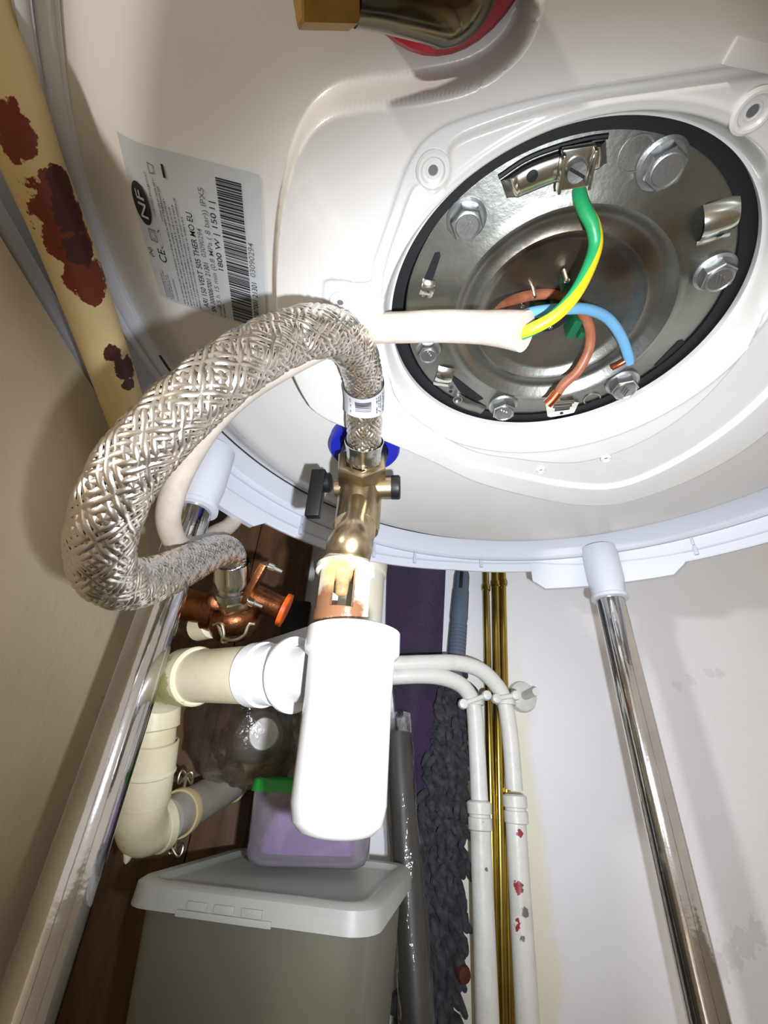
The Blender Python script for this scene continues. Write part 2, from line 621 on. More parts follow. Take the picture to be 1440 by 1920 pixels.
# steel flange
prof = [(1.0, .004), (1.0, .0004), (.985, 0), (.745, 0), (.715, -.0012), (.685, -.0018), (.655, -.0004), (.63, .0022), (.60, .003), (.555, .003), (.53, .0022),
        (.505, .0030), (.48, .0052), (.45, .0058), (.30, .0056), (.20, .0054), (.02, .0052)]
M['flange'] = mat('stained_flange_steel', (150, 151, 144), .37, 1.0, var=((124, 125, 118), 22, .3, .75), bump=(220, .00015),
                  spots=[([(Z(1060, 480, .21), .021), (Z(1180, 480, .21), .017), (Z(1000, 500, .21), .014)], (112, 100, 86), .5, 45, .5),
                         ([(Z(1165, 490, .21), .009), (Z(1000, 470, .21), .006)], (86, 78, 70), .5, 60, .4)])
flange = obj('flange_plate', MB().lathe([(r, h) for r, h in prof], (*dc, ZC + Z_DISC), (0, 0, 1), 144, caps=False, shape=dr, ref=(1, 0, 0)), M['flange'], heater, smooth=40)
obj('gasket_ring', MB().lathe([(.93, .0052), (1.25, .0050), (1.25, .012), (.93, .012)], (*hc, ZC + Z_HOLE), (0, 0, 1), 120, caps=False, shape=hr, ref=(1, 0, 0)), M['rubber'], heater)


def hex_bolt(p, r, h, marks, turn=0.0):
    me = MB().lathe([(r * 1.18, .0), (r * 1.22, -.0012), (r * 1.05, -.0020)], p, (0, 0, 1), 28)
    me.lathe([(r, -.0012), (r, -h + .0006), (r * .93, -h)], p, (0, 0, 1), 6, twist=turn)
    c = np.array(p) + np.array([0, 0, -h])
    me.lathe([(r * .80, .0002), (r * .80, -.0006), (r * .72, -.0008), (r * .66, -.0003), (.0002, -.0003)], c, (0, 0, 1), 28)
    for i in range(marks):
        me.box(c + np.array([math.cos(turn) * (i - 1) * r * .26, math.sin(turn) * (i - 1) * r * .26, -.0005]),
               ((math.cos(turn + .9), math.sin(turn + .9), 0), (-math.sin(turn + .9), math.cos(turn + .9), 0), (0, 0, 1)), (r * .30, r * .045, .0004))
    return obj('bolt', me, M['bolt'], flange, smooth=25)


for x, y, R_, h, tn in [(1250, 320, .0074, .0070, .4), (876, 424, .0070, .0070, 1.0), (1349, 524, .0072, .0070, .2), (803, 667, .0058, .0060, .8),
                        (945, 775, .0074, .0075, .3), (1172, 733, .0076, .0075, .6)]:
    p = Z(x, y, Z_DISC - h)
    hex_bolt((p[0], p[1], ZC + Z_DISC), R_, h, 3, tn)


def onplate(px, d, z=Z_DISC):
    return [Z(x, y, z) for x, y in px], np.array([0, 0, d])


# open slots with their turned-out tongues
for px in ([(815, 474), (824, 472), (826, 480), (806, 540), (792, 545), (796, 520)], [(1227, 685), (1232, 688), (1284, 642), (1280, 637), (1272, 639)],
           [(838, 698), (846, 702), (906, 748), (894, 752), (862, 734)]):
    q, d = onplate(px, -.0002, Z_DISC - .0001)
    obj('slot', MB().prism(q, d), M['rubber'], flange, smooth=0)


def tongue(px0, px1, wdt, rise, m='bright'):
    a, b = Z(*px0, Z_DISC), Z(*px1, Z_DISC)
    e = b - a
    sd = np.cross(e / np.linalg.norm(e), (0, 0, 1)) * wdt
    rw = []
    for k in range(9):
        t = k / 8
        c = a + e * t + np.array([0, 0, -rise * math.sin(math.pi * min(1, t * 1.15)) ** .7 if t < .87 else -.0003])
        rw.append([c - sd, c - sd * .6 + np.array([0, 0, -.0006]), c + sd * .6 + np.array([0, 0, -.0006]), c + sd])
    return obj('tongue', MB().grid(rw), M[m], flange, smooth=60)


tongue((806, 524), (797, 556), .0034, .0016)
tongue((1352, 372), (1336, 452), .0062, .0055)
tongue((838, 688), (826, 722), .0050, .0026)
obj('tongue_hole', MB().lathe([(.0021, 0), (.0002, -.0002)], Z(1352, 434, Z_DISC - .0032), (0, 0, 1), 16), M['rubber'], flange)
tongue((852, 745), (905, 770), .0042, .0012, 'zinc')
for x, y in ((845, 734), (876, 757)):
    obj('punched_hole', MB().lathe([(.0012, 0), (.0002, -.0002)], Z(x, y, Z_DISC - .0014), (0, 0, 1), 12), M['rubber'], flange)
obj('stamped_ring', MB().lathe([(.0062, .0002), (.0062, -.0006), (.0055, -.0006), (.0055, .0002)], Z(1192, 288, Z_DISC), (0, 0, 1), 28, caps=False), M['bolt'], flange)
obj('stamped_ring', MB().lathe([(.0050, .0002), (.0050, -.0005), (.0044, -.0005), (.0044, .0002)], Z(1110, 748, Z_DISC), (0, 0, 1), 28, caps=False), M['bolt'], flange)
obj('stamped_ring', MB().lathe([(.0030, .0002), (.0030, -.0024), (.0024, -.0024), (.0024, .0002)], Z(858, 745, Z_DISC), (0, 0, 1), 20, caps=False), M['bolt'], flange)

# earthing bracket: a long raised lug
top = [(938, 338), (985, 306), (1040, 284), (1100, 268), (1136, 262)]
bot = [(950, 372), (990, 356), (1040, 336), (1095, 318), (1138, 306)]
rw = []
tc, bc = curve([Z(*q, Z_DISC) for q in top], 6), curve([Z(*q, Z_DISC) for q in bot], 6)
for i in range(len(tc)):
    t = i / (len(tc) - 1)
    up = np.array([0, 0, -.0052 * min(1, math.sin(math.pi * min(max(t, .001), .999)) * 2.6)])
    e = bc[i] - tc[i]
    rw.append([tc[i], tc[i] + up * .9 + e * .03, tc[i] + up + e * .12, tc[i] + up + e * .80, tc[i] + up * .8 + e * .94, bc[i]])
obj('earth_bracket', MB().grid(rw), M['bright'], flange, smooth=50)
obj('bracket_gap', MB().tube(curve([Z(*q, Z_DISC - .0003) for q in [(935, 332), (985, 299), (1040, 277), (1100, 261), (1140, 255)]], 6), .0010, 8), M['rubber'], flange)
obj('punched_hole', MB().lathe([(.0022, 0), (.0002, -.0003)], Z(998, 330, Z_DISC - .0054), (0, 0, 1), 16), M['rubber'], flange)
# louvred terminal near the far bolt
lv = [Z(*q, Z_DISC) for q in [(1022, 752), (1050, 748), (1085, 752), (1072, 778), (1050, 786), (1026, 778)]]
obj('terminal_plate', MB().prism(lv, (0, 0, -.0012)), M['bright'], flange, smooth=0)
for k in range(3):
    a, b = Z(1034 + k * 3, 755 + k * 6, Z_DISC - .0012), Z(1076 - k * 4, 752 + k * 6, Z_DISC - .0012)
    obj('louvre', MB().tube([a, (a + b) / 2, b], .0009, 8), M['bright'], flange)
    a, b = Z(1034 + k * 3, 758 + k * 6, Z_DISC - .0013), Z(1076 - k * 4, 755 + k * 6, Z_DISC - .0013)
    obj('louvre_gap', MB().tube([a, (a + b) / 2, b], .0005, 6), M['rubber'], flange)
obj('punched_hole', MB().lathe([(.0011, 0), (.0002, -.0002)], Z(1053, 775, Z_DISC - .0014), (0, 0, 1), 12), M['rubber'], flange)
# thermostat opening in the middle with its green connectors
p = Z(1030, 588, Z_DISC + .005)
obj('centre_opening', MB().lathe([(.0105, .0002), (.0105, -.0004), (.0002, -.0005)], p, (0, 0, 1), 28), M['rubber'], flange)
for px, hl in (((1018, 575), (.006, .0022, .004)), ((1046, 574), (.005, .0022, .0035)), ((1024, 596), (.004, .003, .003)), ((1060, 530), (.0022, .0020, .006)), ((1074, 608), (.0022, .0050, .005)),
               ((1088, 622), (.0016, .0022, .004))):
    c = Z(*px, Z_DISC + .001)
    obj('green_connector', MB().box(c, EX, hl), M['board_green'], flange, bevel=.0006, smooth=30)
obj('connector_pin', MB().lathe([(.0014, .006), (.0014, -.0022), (.0008, -.0028)], Z(1062, 522, Z_DISC - .002), (0, 0, 1), 12), M['bright'], flange)
for px in ((1002, 553), (980, 572), (1032, 612)):
    obj('connector_pin', MB().lathe([(.0011, .006), (.0011, -.0012), (.0006, -.0016)], Z(*px, Z_DISC), (0, 0, 1), 10), M['bright'], flange)

# dielectric collars at the two outlets
blue_c = rel(.0041, .2358, .1965)
obj('cold_collar', MB().lathe([(.0250, .006), (.0250, -.002), (.0238, -.004), (.0170, -.004), (.0165, .006)], (blue_c[0], blue_c[1], ZC + .1965), (0, 0, 1), 40, caps=False), M['blue'], heater,
    label='blue plastic collar')
obj('cold_outlet', MB().lathe([(.0164, .02), (.0164, -.010), (.0150, -.012), (.0100, -.012)], (blue_c[0], blue_c[1], ZC + .1965), (0, 0, 1), 32), M['black'], heater)
red_c = rel(.0073, .0115, .198)
obj('hot_collar', MB().lathe([(.0285, .004), (.0285, -.002), (.0272, -.0045), (.0200, -.0045), (.0195, .004)], (red_c[0], red_c[1], ZC + .198), (0, 0, 1), 40, caps=False), M['red'], heater,
    label='red plastic collar')

# rating label
LZ = .2016
cTL, cTR, cBR, cBL = [Z(*q, LZ) for q in ((299, 558), (208, 257), (486, 328), (501, 622))]


def page(u, v, dz=0):
    """u along the lines of print, v down the page"""
    p = (cTL * (1 - u) + cTR * u) * (1 - v) + (cBL * (1 - u) + cBR * u) * v
    return p + np.array([0, 0, dz])


lab_pts = []
NU = 14
rw = [[page(i / NU, j / NU) for j in range(NU + 1)] for i in range(NU + 1)]
for r_ in rw:
    for p in r_:
        p[2] = ZC + float(cover_z(p[None, :2])[0]) - .00035
label_o = obj('rating_label', MB().grid(rw), M['label'], heater, smooth=60, label='silver rating label with barcode')


LGZ = np.array([[p[2] for p in r_] for r_ in rw])


def page_s(u, v, dz):
    p = page(u, v)
    a, b = min(max(u, 0), .9999) * NU, min(max(v, 0), .9999) * NU
    i, j = int(a), int(b)
    a, b = a - i, b - j
    p[2] = (LGZ[i, j] * (1 - a) + LGZ[i + 1, j] * a) * (1 - b) + (LGZ[i, j + 1] * (1 - a) + LGZ[i + 1, j + 1] * a) * b - dz
    return p


def line(mb, s, u0, u1, v, h):
    V_, F_ = text_mesh(s)
    if not V_:
        return
    x0, x1 = min(p[0] for p in V_), max(p[0] for p in V_)
    k = (u1 - u0) / (x1 - x0)
    mb.add([page_s(u0 + (p[0] - x0) * k, v + h * (.5 - p[1] / .7), .00025) for p in V_], F_)


ink, ig = MB(), MB()
line(ink, 'ARI 150 VERT 505 THER MO EU', .05, .70, .435, .045)
line(ink, 'SN 3000087001 21301', .03, .40, .500, .040)
line(ig, '03090294', .44, .62, .495, .040)
line(ig, '8.5 h 15 min (0.8 MPa ( 8 bar)) IPX5', .08, .86, .560, .040)
line(ink, '1800 W | 150 l |', .38, .80, .625, .042)
line(ink, '3000087001 21301', .01, .36, .905, .045)
line(ig, '03090294', .40, .62, .900, .045)
line(ink, 'CE', .31, .40, .135, .060)
line(ink, '(N)', .32, .38, .035, .035)
def patch(mb, u0, u1, v0, v1, dz=.00020):
    mb.add([page_s(u0, v0, dz), page_s(u1, v0, dz), page_s(u1, v1, dz), page_s(u0, v1, dz)], [(0, 1, 2, 3)])


def tiny(u0, u1, v, h):
    """print too small to read: a row of little strokes"""
    u = u0
    while u < u1:
        w_ = tr.choice((.003, .004, .007))
        patch(ig, u, min(u1, u + w_), v - h * tr.uniform(.3, .5), v + h * tr.uniform(.3, .5))
        u += w_ + tr.choice((.002, .003, .003, .007))


tr = random.Random(5)
for k, u1 in enumerate((.72, .74, .70, .72, .76, .66)):
    tiny(.02, u1, .235 + k * .028, .016)
for u0, u1, v in [(.02, .22, .075), (.03, .24, .095), (.02, .21, .115), (.03, .22, .135), (.02, .20, .175), (.62, .86, .165), (.60, .84, .215), (.66, .80, .240),
                  (.01, .10, .565), (.01, .12, .60)]:
    tiny(u0, u1, v, .014)
u = .015
rb = random.Random(3)
while u < .93:
    wbar = rb.choice((.004, .004, .008, .012))
    patch(ink, u, u + wbar, .680, .865)
    u += wbar + rb.choice((.0035, .0035, .006, .010))
patch(ink, .86, .93, .300, .318)
# oval mark with its two letters
ov = [page_s(.665 + .125 * math.cos(a), .075 + .068 * math.sin(a), .0006) for a in (2 * math.pi * k / 40 for k in range(40))]
ink.add(ov, [tuple(range(40))])
obj('label_print', ink, M['ink'], label_o, smooth=0)
obj('fine_print', ig, M['ink_grey'], label_o, smooth=0)
wm = MB()


def line_w(mb, s, u0, u1, v, h):
    V_, F_ = text_mesh(s)
    x0, x1 = min(p[0] for p in V_), max(p[0] for p in V_)
    k = (u1 - u0) / (x1 - x0)
    mb.add([page_s(u0 + (p[0] - x0) * k, v + h * (.5 - p[1] / .7), .0010) for p in V_], F_)


line_w(wm, 'NF', .585, .745, .078, .060)
obj('mark_letters', wm, M['label'], label_o, smooth=0)
# hand and box pictograms in outline
for sq in ([(.44, .07), (.52, .07), (.52, .13), (.44, .13)], [(.455, .085), (.505, .085), (.505, .115), (.455, .115)], [(.40, .145), (.52, .145), (.54, .165), (.42, .165)],
           [(.86, .20), (.92, .20), (.91, .24), (.87, .24)]):
    pt = [page_s(a, b, .0002) for a, b in sq]
    c4 = sum(pt) / 4
    fr4 = MB().add(pt + [c4 + (p - c4) * .80 for p in pt], [(i, (i + 1) % 4, 4 + (i + 1) % 4, 4 + i) for i in range(4)])
    obj('pictogram', fr4, M['ink_grey'], label_o, smooth=0)

# ------------------------------------------------------------------ stand that carries the heater
stand = thing('heater_stand', 'grey-white ring stand on chrome legs holding up the water heater', 'stand', (*HC, 0))
RI = HR + .0013


def arc(a):
    """1 where the stand's deep apron ring runs, 0 where only the shallow rim is left beside the wall"""
    d = (math.degrees(a) + 360) % 360
    return sstep(160, 152, d) if d < 200 else sstep(262, 285, d) if d < 330 else 1.0


def ring_low(a):
    d = (math.degrees(a) + 360) % 360
    d = d - 360 if d > 200 else d
    return float(np.interp(d, [-60, 20, 45, 62, 72, 90, 105, 117, 150], [.0020, .0004, .0008, .0050, .0105, .0095, .0045, .0005, -.0010]))


def arc_ring(prof):
    """profile rows (radius, height, raised height where the apron ends)"""
    rws = []
    for k in range(241):
        a = 2 * math.pi * k / 240
        f_ = arc(a)
        rws.append([(HC[0] + math.cos(a) * r, HC[1] + math.sin(a) * r, ZC + (z + (ring_low(a) if z < .19 else 0)) * f_ + z2 * (1 - f_)) for r, z, z2 in prof])
    return MB().grid(rws, close_v=True)


def sstep(a, b, x):
    t = min(1, max(0, (x - a) / (b - a)))
    return t * t * (3 - 2 * t)


obj('rim', arc_ring([(RI, .2010, .2194), (RI, .2250, .2250), (RI + .0128, .2250, .2250), (RI + .0128, .2000, .2190), (RI + .0110, .1995, .2188), (RI + .0010, .2002, .2190)]), M['ring'], stand, smooth=35)
obj('ring', arc_ring([(RI + .0070, .1780, .2178), (RI + .0070, .1990, .2182), (RI + .0112, .1990, .2182), (RI + .0112, .1775, .2176), (RI + .0100, .1770, .2175), (RI + .0080, .1770, .2175)]), M['ring'], stand, smooth=35)
obj('ring_rib', arc_ring([(RI + .0072, .1868, .2180), (RI + .0060, .1866, .2180), (RI + .0060, .1852, .2179), (RI + .0072, .1850, .2179)]), M['ring_clip'], stand)
# carrier shelf the heater's rim sits on (a lip of pads)
for ad in (18, 40.5, 84, 100, 110, 128, -12, -40):
    a = math.radians(ad)
    dvv = np.array([math.cos(a), math.sin(a), 0])
    for h_, w_, o_ in ((.1945, .0010, .0058), (.1842 + ring_low(a), .0016, .0056)):
        obj('clip', MB().box((*(HC + dvv[:2] * (RI + o_)), ZC + h_), (dvv, (-dvv[1], dvv[0], 0), (0, 0, 1)), (.0018, w_, .0038)), M['ring_clip'], stand, bevel=.0004)
LEGS = []
for px, py in ((1150, 1150), (265, 1250)):
    r_ = ray(px, py)
    k = (r_[0] / r_[1])
    # leg stands under the ring
    A_ = k * k + 1
    B_ = -2 * (k * HC[0] + HC[1])
    C_ = HC @ HC - (RI + .006) ** 2
    yy = (-B_ + math.sqrt(B_ * B_ - 4 * A_ * C_)) / (2 * A_)
    LEGS.append(np.array([k * yy, yy]))
a0 = math.atan2(*(LEGS[0] - HC)[::-1])
a1 = math.atan2(*(LEGS[1] - HC)[::-1])
for a in (a0 + math.pi, a1 + math.pi):
    LEGS.append(HC + (RI + .006) * np.array([math.cos(a), math.sin(a)]))
for q in LEGS:
    rad = np.array([*(q - HC), 0])
    rad /= np.linalg.norm(rad)
    tan = np.array([-rad[1], rad[0], 0])
    sm = MB().lathe([(.0165, .205), (.0165, .172), (.0150, .160), (.0150, .1555), (.0165, .1545), (.0165, .1515), (.0128, .1510)], (*q, ZC), (0, 0, 1), 36)
    so = obj('leg_socket', sm, M['ring'], stand, smooth=40)
    bw = []
    for t in np.linspace(-1, 1, 13):                     # the apron that deepens around the socket
        ang_ = math.atan2(rad[1], rad[0]) + t * .26
        dd = np.array([math.cos(ang_), math.sin(ang_)])
        low = .1765 - .009 * min(1, (1 - abs(t)) * 6)
        bw.append([(*(HC + dd * (RI + .0064)), ZC + .1985), (*(HC + dd * (RI + .0064)), ZC + low), (*(HC + dd * (RI + .0118)), ZC + low), (*(HC + dd * (RI + .0118)), ZC + .1985)])
    obj('apron', MB().grid(bw, close_v=True, cap0=True, cap1=True), M['ring'], stand, smooth=35)
    lg = MB().lathe([(.0125, .165), (.0125, -ZC + .012)], (*q, ZC), (0, 0, 1), 40)
    lo_ = obj('leg', lg, M['chrome'], stand, smooth=40)
    obj('foot', MB().lathe([(.0125, .02), (.0160, .018), (.0165, 0), (.0165, 0)], (*q, 0), (0, 0, 1), 32), M['black'], stand)

# ------------------------------------------------------------------ braided hose
HOSE = [(682, 862, .272), (683, 815, .2595), (683, 778, .2495), (683, 735, .2395), (677, 690, .222), (664, 656, .206), (636, 630, .189), (590, 622, .174), (530, 639, .164),
        (460, 676, .150), (385, 730, .141), (310, 800, .136), (245, 875, .134), (205, 955, .136), (190, 1020, .142), (198, 1072, .153), (236, 1094, .170),
        (290, 1085, .196), (345, 1062, .228), (390, 1040, .262), (420, 1032, .290), (433, 1045, .306), (435, 1070, .312)]
HR_ = .0105
hp = curve([[*D(x, y, d)] for x, y, d in HOSE], 14)
hp = resample(hp, .0012)
hose = thing('flexible_hose', 'thick braided steel water hose looping from the ball valve to the bronze wall valve', 'hose', hp[0])
obj('hose_core', MB().tube(hp[::3], HR_ * .93, 18), M['braid_core'], hose, smooth=60)


def frames(P):
    T = np.gradient(P, axis=0)
    T /= np.linalg.norm(T, axis=1)[:, None]
    u, v = frame(T[0])
    U, V_ = [], []
    for i in range(len(P)):
        u = u - T[i] * (u @ T[i])
        u /= np.linalg.norm(u)
        U.append(u.copy())
        V_.append(np.cross(T[i], u))
    return T, np.array(U), np.array(V_)


def braid(P, R, n, pitch, width):
    """two sets of flat wire bands wound over and under each other"""
    T, U, V_ = frames(P)
    s = np.r_[0, np.cumsum(np.linalg.norm(np.diff(P, axis=0), axis=1))]
    mb = MB()
    for sg in (1, -1):
        for k in range(n):
            th = 2 * math.pi * k / n + sg * 2 * math.pi * s / pitch
            # a band crosses one of the other set each 2pi/n of relative turning: over two, under two
            ph = (2 * math.pi * s / pitch * 2 + sg * 2 * math.pi * k / n * (1 if sg > 0 else 1)) * n / 4
            lift = R + .00026 * np.tanh(2.2 * np.sin(ph + (0 if sg > 0 else math.pi)))
            rws = []
            wa = width / R
            for j, dr_ in ((-1, -.00040), (-.5, -.00006), (0, .00006), (.5, -.00006), (1, -.00040)):
                a = th + j * wa * .5
                rws.append(P + (np.cos(a)[:, None] * U + np.sin(a)[:, None] * V_) * (lift + dr_)[:, None])
            mb.grid(rws)
    return mb


bmesh_n = braid(hp, HR_, 18, .066, .0034)
obj('steel_braid', bmesh_n, M['braid'], hose, smooth=75, kind='stuff')
# crimped ferrule at the valve end, and the far one
tdir = hp[6] - hp[0]
tdir /= np.linalg.norm(tdir)
f0 = hp[0]
obj('ferrule', MB().lathe([(.0098, -.006), (.0103, -.004), (.0102, -.001), (.0112, .001), (.0108, .003), (.0112, .005), (.0109, .007), (.0116, .0105), (.0122, .0140), (.0118, .0142), (.0108, .009)], f0, tdir, 36, caps=False),
    M['bright'], hose, label='crimped steel ferrule')
obj('hose_tail', MB().lathe([(.0098, -.010), (.0100, -.004), (.0085, -.003)], f0, tdir, 28), M['brass'], hose, label='brass hose tail')
t2 = hp[-1] - hp[-8]
t2 /= np.linalg.norm(t2)
obj('ferrule', MB().lathe([(.0124, -.008), (.0126, .004), (.0132, .006), (.0128, .010), (.0112, .011), (.0112, .014), (.0140, .015), (.0140, .020), (.010, .021)], hp[-1], t2, 36, caps=False), M['bright'], hose)
# paper band with a barcode
sD = np.r_[0, np.cumsum(np.linalg.norm(np.diff(hp, axis=0), axis=1))]
i0, i1 = np.searchsorted(sD, .0350), np.searchsorted(sD, .0540)
T_, U_, V__ = frames(hp)


def on_hose(a, t, r):
    i = i0 + (i1 - i0) * t
    k = min(int(i), len(hp) - 2)
    fr_ = i - k
    p = hp[k] * (1 - fr_) + hp[k + 1] * fr_
    return p + r * (math.cos(a) * U_[k] + math.sin(a) * V__[k])


vd = CAM - hp[i0]
vd = vd - T_[i0] * (vd @ T_[i0])
AF = math.atan2(vd @ V__[i0], vd @ U_[i0])          # the side of the band that faces the viewer
bm_ = [[on_hose(2 * math.pi * k / 40, j / 10, HR_ + .0009) for k in range(40)] for j in range(11)]
band = obj('paper_band', MB().grid(bm_, close_v=True), mat('paper_band', (168, 168, 171), .4), hose, label='white paper band with barcode')
bp_ = MB()
rb = random.Random(11)
t = .22
while t < .80:
    wv_ = rb.choice((.012, .02, .03))
    for s0 in np.linspace(-.45, .35, 7)[:-1]:
        da = .8 / 6
        bp_.add([on_hose(AF + s0, t, HR_ + .0011), on_hose(AF + s0 + da, t, HR_ + .0011), on_hose(AF + s0 + da, t + wv_, HR_ + .0011), on_hose(AF + s0, t + wv_, HR_ + .0011)], [(0, 1, 2, 3)])
    t += wv_ + rb.choice((.012, .02))
for s0 in (.62, .74, .86, 1.05, 1.16, -.75):
    for t in np.arange(.12, .86, .05):
        if rb.random() < .75:
            bp_.add([on_hose(AF + s0, t, HR_ + .0011), on_hose(AF + s0 + .06, t, HR_ + .0011), on_hose(AF + s0 + .06, t + .035, HR_ + .0011), on_hose(AF + s0, t + .035, HR_ + .0011)], [(0, 1, 2, 3)])
obj('band_print', bp_, M['ink'], band, smooth=0)

# ------------------------------------------------------------------ safety group with ball valve
valve = thing('ball_valve', 'nickel-plated valve body with hex nut and black lever under the blue collar', 'valve', f0 - tdir * .02)
nax = tdir
nc = f0 - nax * .001 - RT * .0012
u_n, v_n = frame(nax)
# the hexagon shows one corner towards the viewer
cd = D(684, 935, .25) - D(684, 880, .25)
cd = cd - nax * (cd @ nax)
cd /= np.linalg.norm(cd)
obj('hex_nut', MB().lathe([(.0116, -.0030), (.0117, .0004), (.0166, .0004), (.0173, -.0006), (.0173, -.0135), (.0150, -.0150)], nc, nax, 6, twist=0, ref=cd), M['nickel'], valve, smooth=20, bevel=.0006)
body0 = nc - nax * .014
obj('valve_body', MB().lathe([(.0110, .002), (.0108, -.004), (.0092, -.008), (.0088, -.016), (.0098, -.019), (.0098, -.024)], body0, nax, 32), M['nickel'], valve)
# the riser behind it that screws on to the heater's cold outlet
ry = blue_c[1] - .002
obj('riser', MB().lathe([(.0150, -.012), (.0150, -.030), (.0142, -.031), (.0142, -.066), (.0134, -.070), (.0095, -.0705)], (blue_c[0], ry, ZC + .1965), (0, 0, 1), 36), M['nickel'], valve)
# cross stem with its black lever and the black end cap
ls, le = D(618, 915, .281), D(734, 914, .278)
sx = (le - ls) / np.linalg.norm(le - ls)
obj('cross_stem', MB().lathe([(.0062, .004), (.0062, .013), (.0078, .014), (.0078, np.linalg.norm(le - ls))], ls, sx, 28), M['nickel'], valve)
obj('end_cap', MB().lathe([(.0078, .0), (.0080, .0006), (.0080, .0050), (.0070, .0058)], le, sx, 28), M['black'], valve)
dn = D(590, 967, .270) - D(602, 890, .279)
dn /= np.linalg.norm(dn)
hub = D(614, 905, .281)
lev = obj('lever', MB().box(D(593, 926, .275), (dn, sx, np.cross(dn, sx)), (.0160, .0047, .0040)), M['black'], valve, bevel=.0012)
obj('lever_hub', MB().lathe([(.0060, .0), (.0066, .001), (.0066, .010), (.0055, .011)], hub - sx * .0085, sx, 24), M['black'], lev)
# the outlet spigot down into the siphon
SY = .205
sp = [Y(x, 985, SY) for x in (664,)][0]
el = curve([D(672, 935, .276), D(667, 968, .250), D(660, 1005, .222), Y(652, 1042, SY)], 8)
el_r = [.0078 if i < 12 else .0078 + .0042 * sstep(12, 20, i) for i in range(len(el))]
obj('outlet_elbow', MB().tube(el, el_r, 28), M['nickel'], valve)
dome = Y(655, 1020, SY)
obj('outlet_dome', MB().lathe([(.0040, .010), (.0085, .0075), (.0106, .003), (.0112, -.002), (.0112, -.010)], dome, (0, 0, 1), 32), M['nickel'], valve, smooth=50)
# side sleeve seen behind the dome
obj('back_sleeve', MB().lathe([(.0118, 0), (.0118, .020), (.0108, .021)], Y(660, 1028, SY + .018), (0, -1, .15), 32), M['nickel'], valve)

# ------------------------------------------------------------------ siphon
sip_xy = Y(657, 1260, SY)
SX = sip_xy[0]
CX = Y(645, 1100, SY)[0]
siphon = thing('siphon', 'white plastic drain siphon with stained slotted throat hanging under the valve', 'siphon', (SX, SY, ZC - .03))
zc_ = lambda y: Y(650, y, SY)[2]
ztop, zcage0, zcage1 = zc_(1052), zc_(1072), zc_(1166)
M['cage'] = mat('stained_siphon_throat', (196, 192, 176), .4, spots=[
    ([((CX - .004, SY - .014, zcage1 + .006), .012), ((CX + .008, SY - .014, zcage1 + .003), .007), ((CX - .012, SY - .008, zcage1 + .003), .010)], (118, 80, 54), .9, 130, .25),
    ([((CX - .003, SY - .013, zcage0 - .006), .009)], (190, 160, 108), .6, 120, .3)])
rC = .0134
obj('throat_collar', MB().lathe([(rC - .0015, zcage0 + .006), (rC - .001, zcage0 + .0055), (rC + .0002, zcage0 + .003), (rC + .0018, zcage0 + .002), (rC + .0018, zcage0 - .001), (rC, zcage0 - .002)],
                                (CX, SY, 0), (0, 0, 1), 40), M['cage'], siphon)
# slotted wall of the throat: bars between three windows
for a_, wd_ in ((-2.36, .34), (-.72, .46), (.9, .5), (2.3, .5)):
    bw = []
    for t in np.linspace(-wd_, wd_, 9):
        a = a_ + t
        c_, s_ = math.cos(a), math.sin(a)
        bw.append([(CX + c_ * (rC - .0022), SY + s_ * (rC - .0022), zcage0), (CX + c_ * rC, SY + s_ * rC, zcage0), (CX + c_ * rC, SY + s_ * rC, zcage1 - .002), (CX + c_ * (rC - .0022), SY + s_ * (rC - .0022), zcage1 - .002)])
    obj('throat_bar', MB().grid(bw, close_v=True, cap0=True, cap1=True), M['cage'], siphon, smooth=40)
obj('throat_sill', MB().lathe([(rC, zcage1 - .003), (rC, zcage1 + .0035), (rC - .0022, zcage1 + .003), (rC - .0022, zcage1 - .003)], (CX, SY, 0), (0, 0, 1), 40, caps=False), M['cage'], siphon)
obj('drip_nozzle', MB().lathe([(.0075, zcage0), (.0066, zcage0 - .004), (.0036, zcage0 - .006), (.0030, zcage0 - .013), (.0022, zcage0 - .0135)], (CX - .001, SY - .002, 0), (0, 0, 1), 24),
    mat('limescale_nozzle', (168, 140, 98), .5, var=((124, 84, 54), 120, .4, .7)), siphon)
# the cup
rt0 = .0222
ct, cb = zc_(1186), zc_(1568)
cup = [(.0190, ct + .0012), (rt0 - .002, ct + .001), (rt0, ct), (rt0, ct - .0085), (rt0 - .0004, ct - .0102), (rt0 - .0022, ct - .0118), (rt0 - .0030, ct - .030), (rt0 - .0032, cb + .010), (rt0 - .0045, cb + .004),
       (rt0 - .0080, cb + .0008), (rt0 - .013, cb - .0006), (.0003, cb - .0010)]
obj('cup', MB().lathe(cup, (SX, SY, 0), (0, 0, 1), 64), M['cup'], siphon, smooth=50)

# ------------------------------------------------------------------ cream waste pipe
waste = thing('waste_pipe', 'cream plastic waste pipe with elbows from the white siphon down beside the left leg', 'pipe', D(400, 1265, .25))
path = [(575, 1264, .212), (490, 1264, .227), (400, 1266, .252), (352, 1268, .266), (315, 1278, .278), (296, 1310, .284), (288, 1345, .283), (284, 1390, .279), (278, 1450, .275), (270, 1500, .272), (264, 1530, .273), (272, 1553, .280), (300, 1545, .292), (330, 1530, .303)]
wp = [D(*p) for p in path]


def seg(name, pts, r, m, parent, n=8, caps=True, smooth=50, segn=36):
    c = curve(pts, n)
    rr_ = r if not hasattr(r, '__len__') else np.interp(np.linspace(0, 1, len(c)), np.linspace(0, 1, len(r)), r)
    return obj(name, MB().tube(c, rr_ if hasattr(rr_, '__len__') else rr_, segn, caps), m, parent, smooth=smooth)


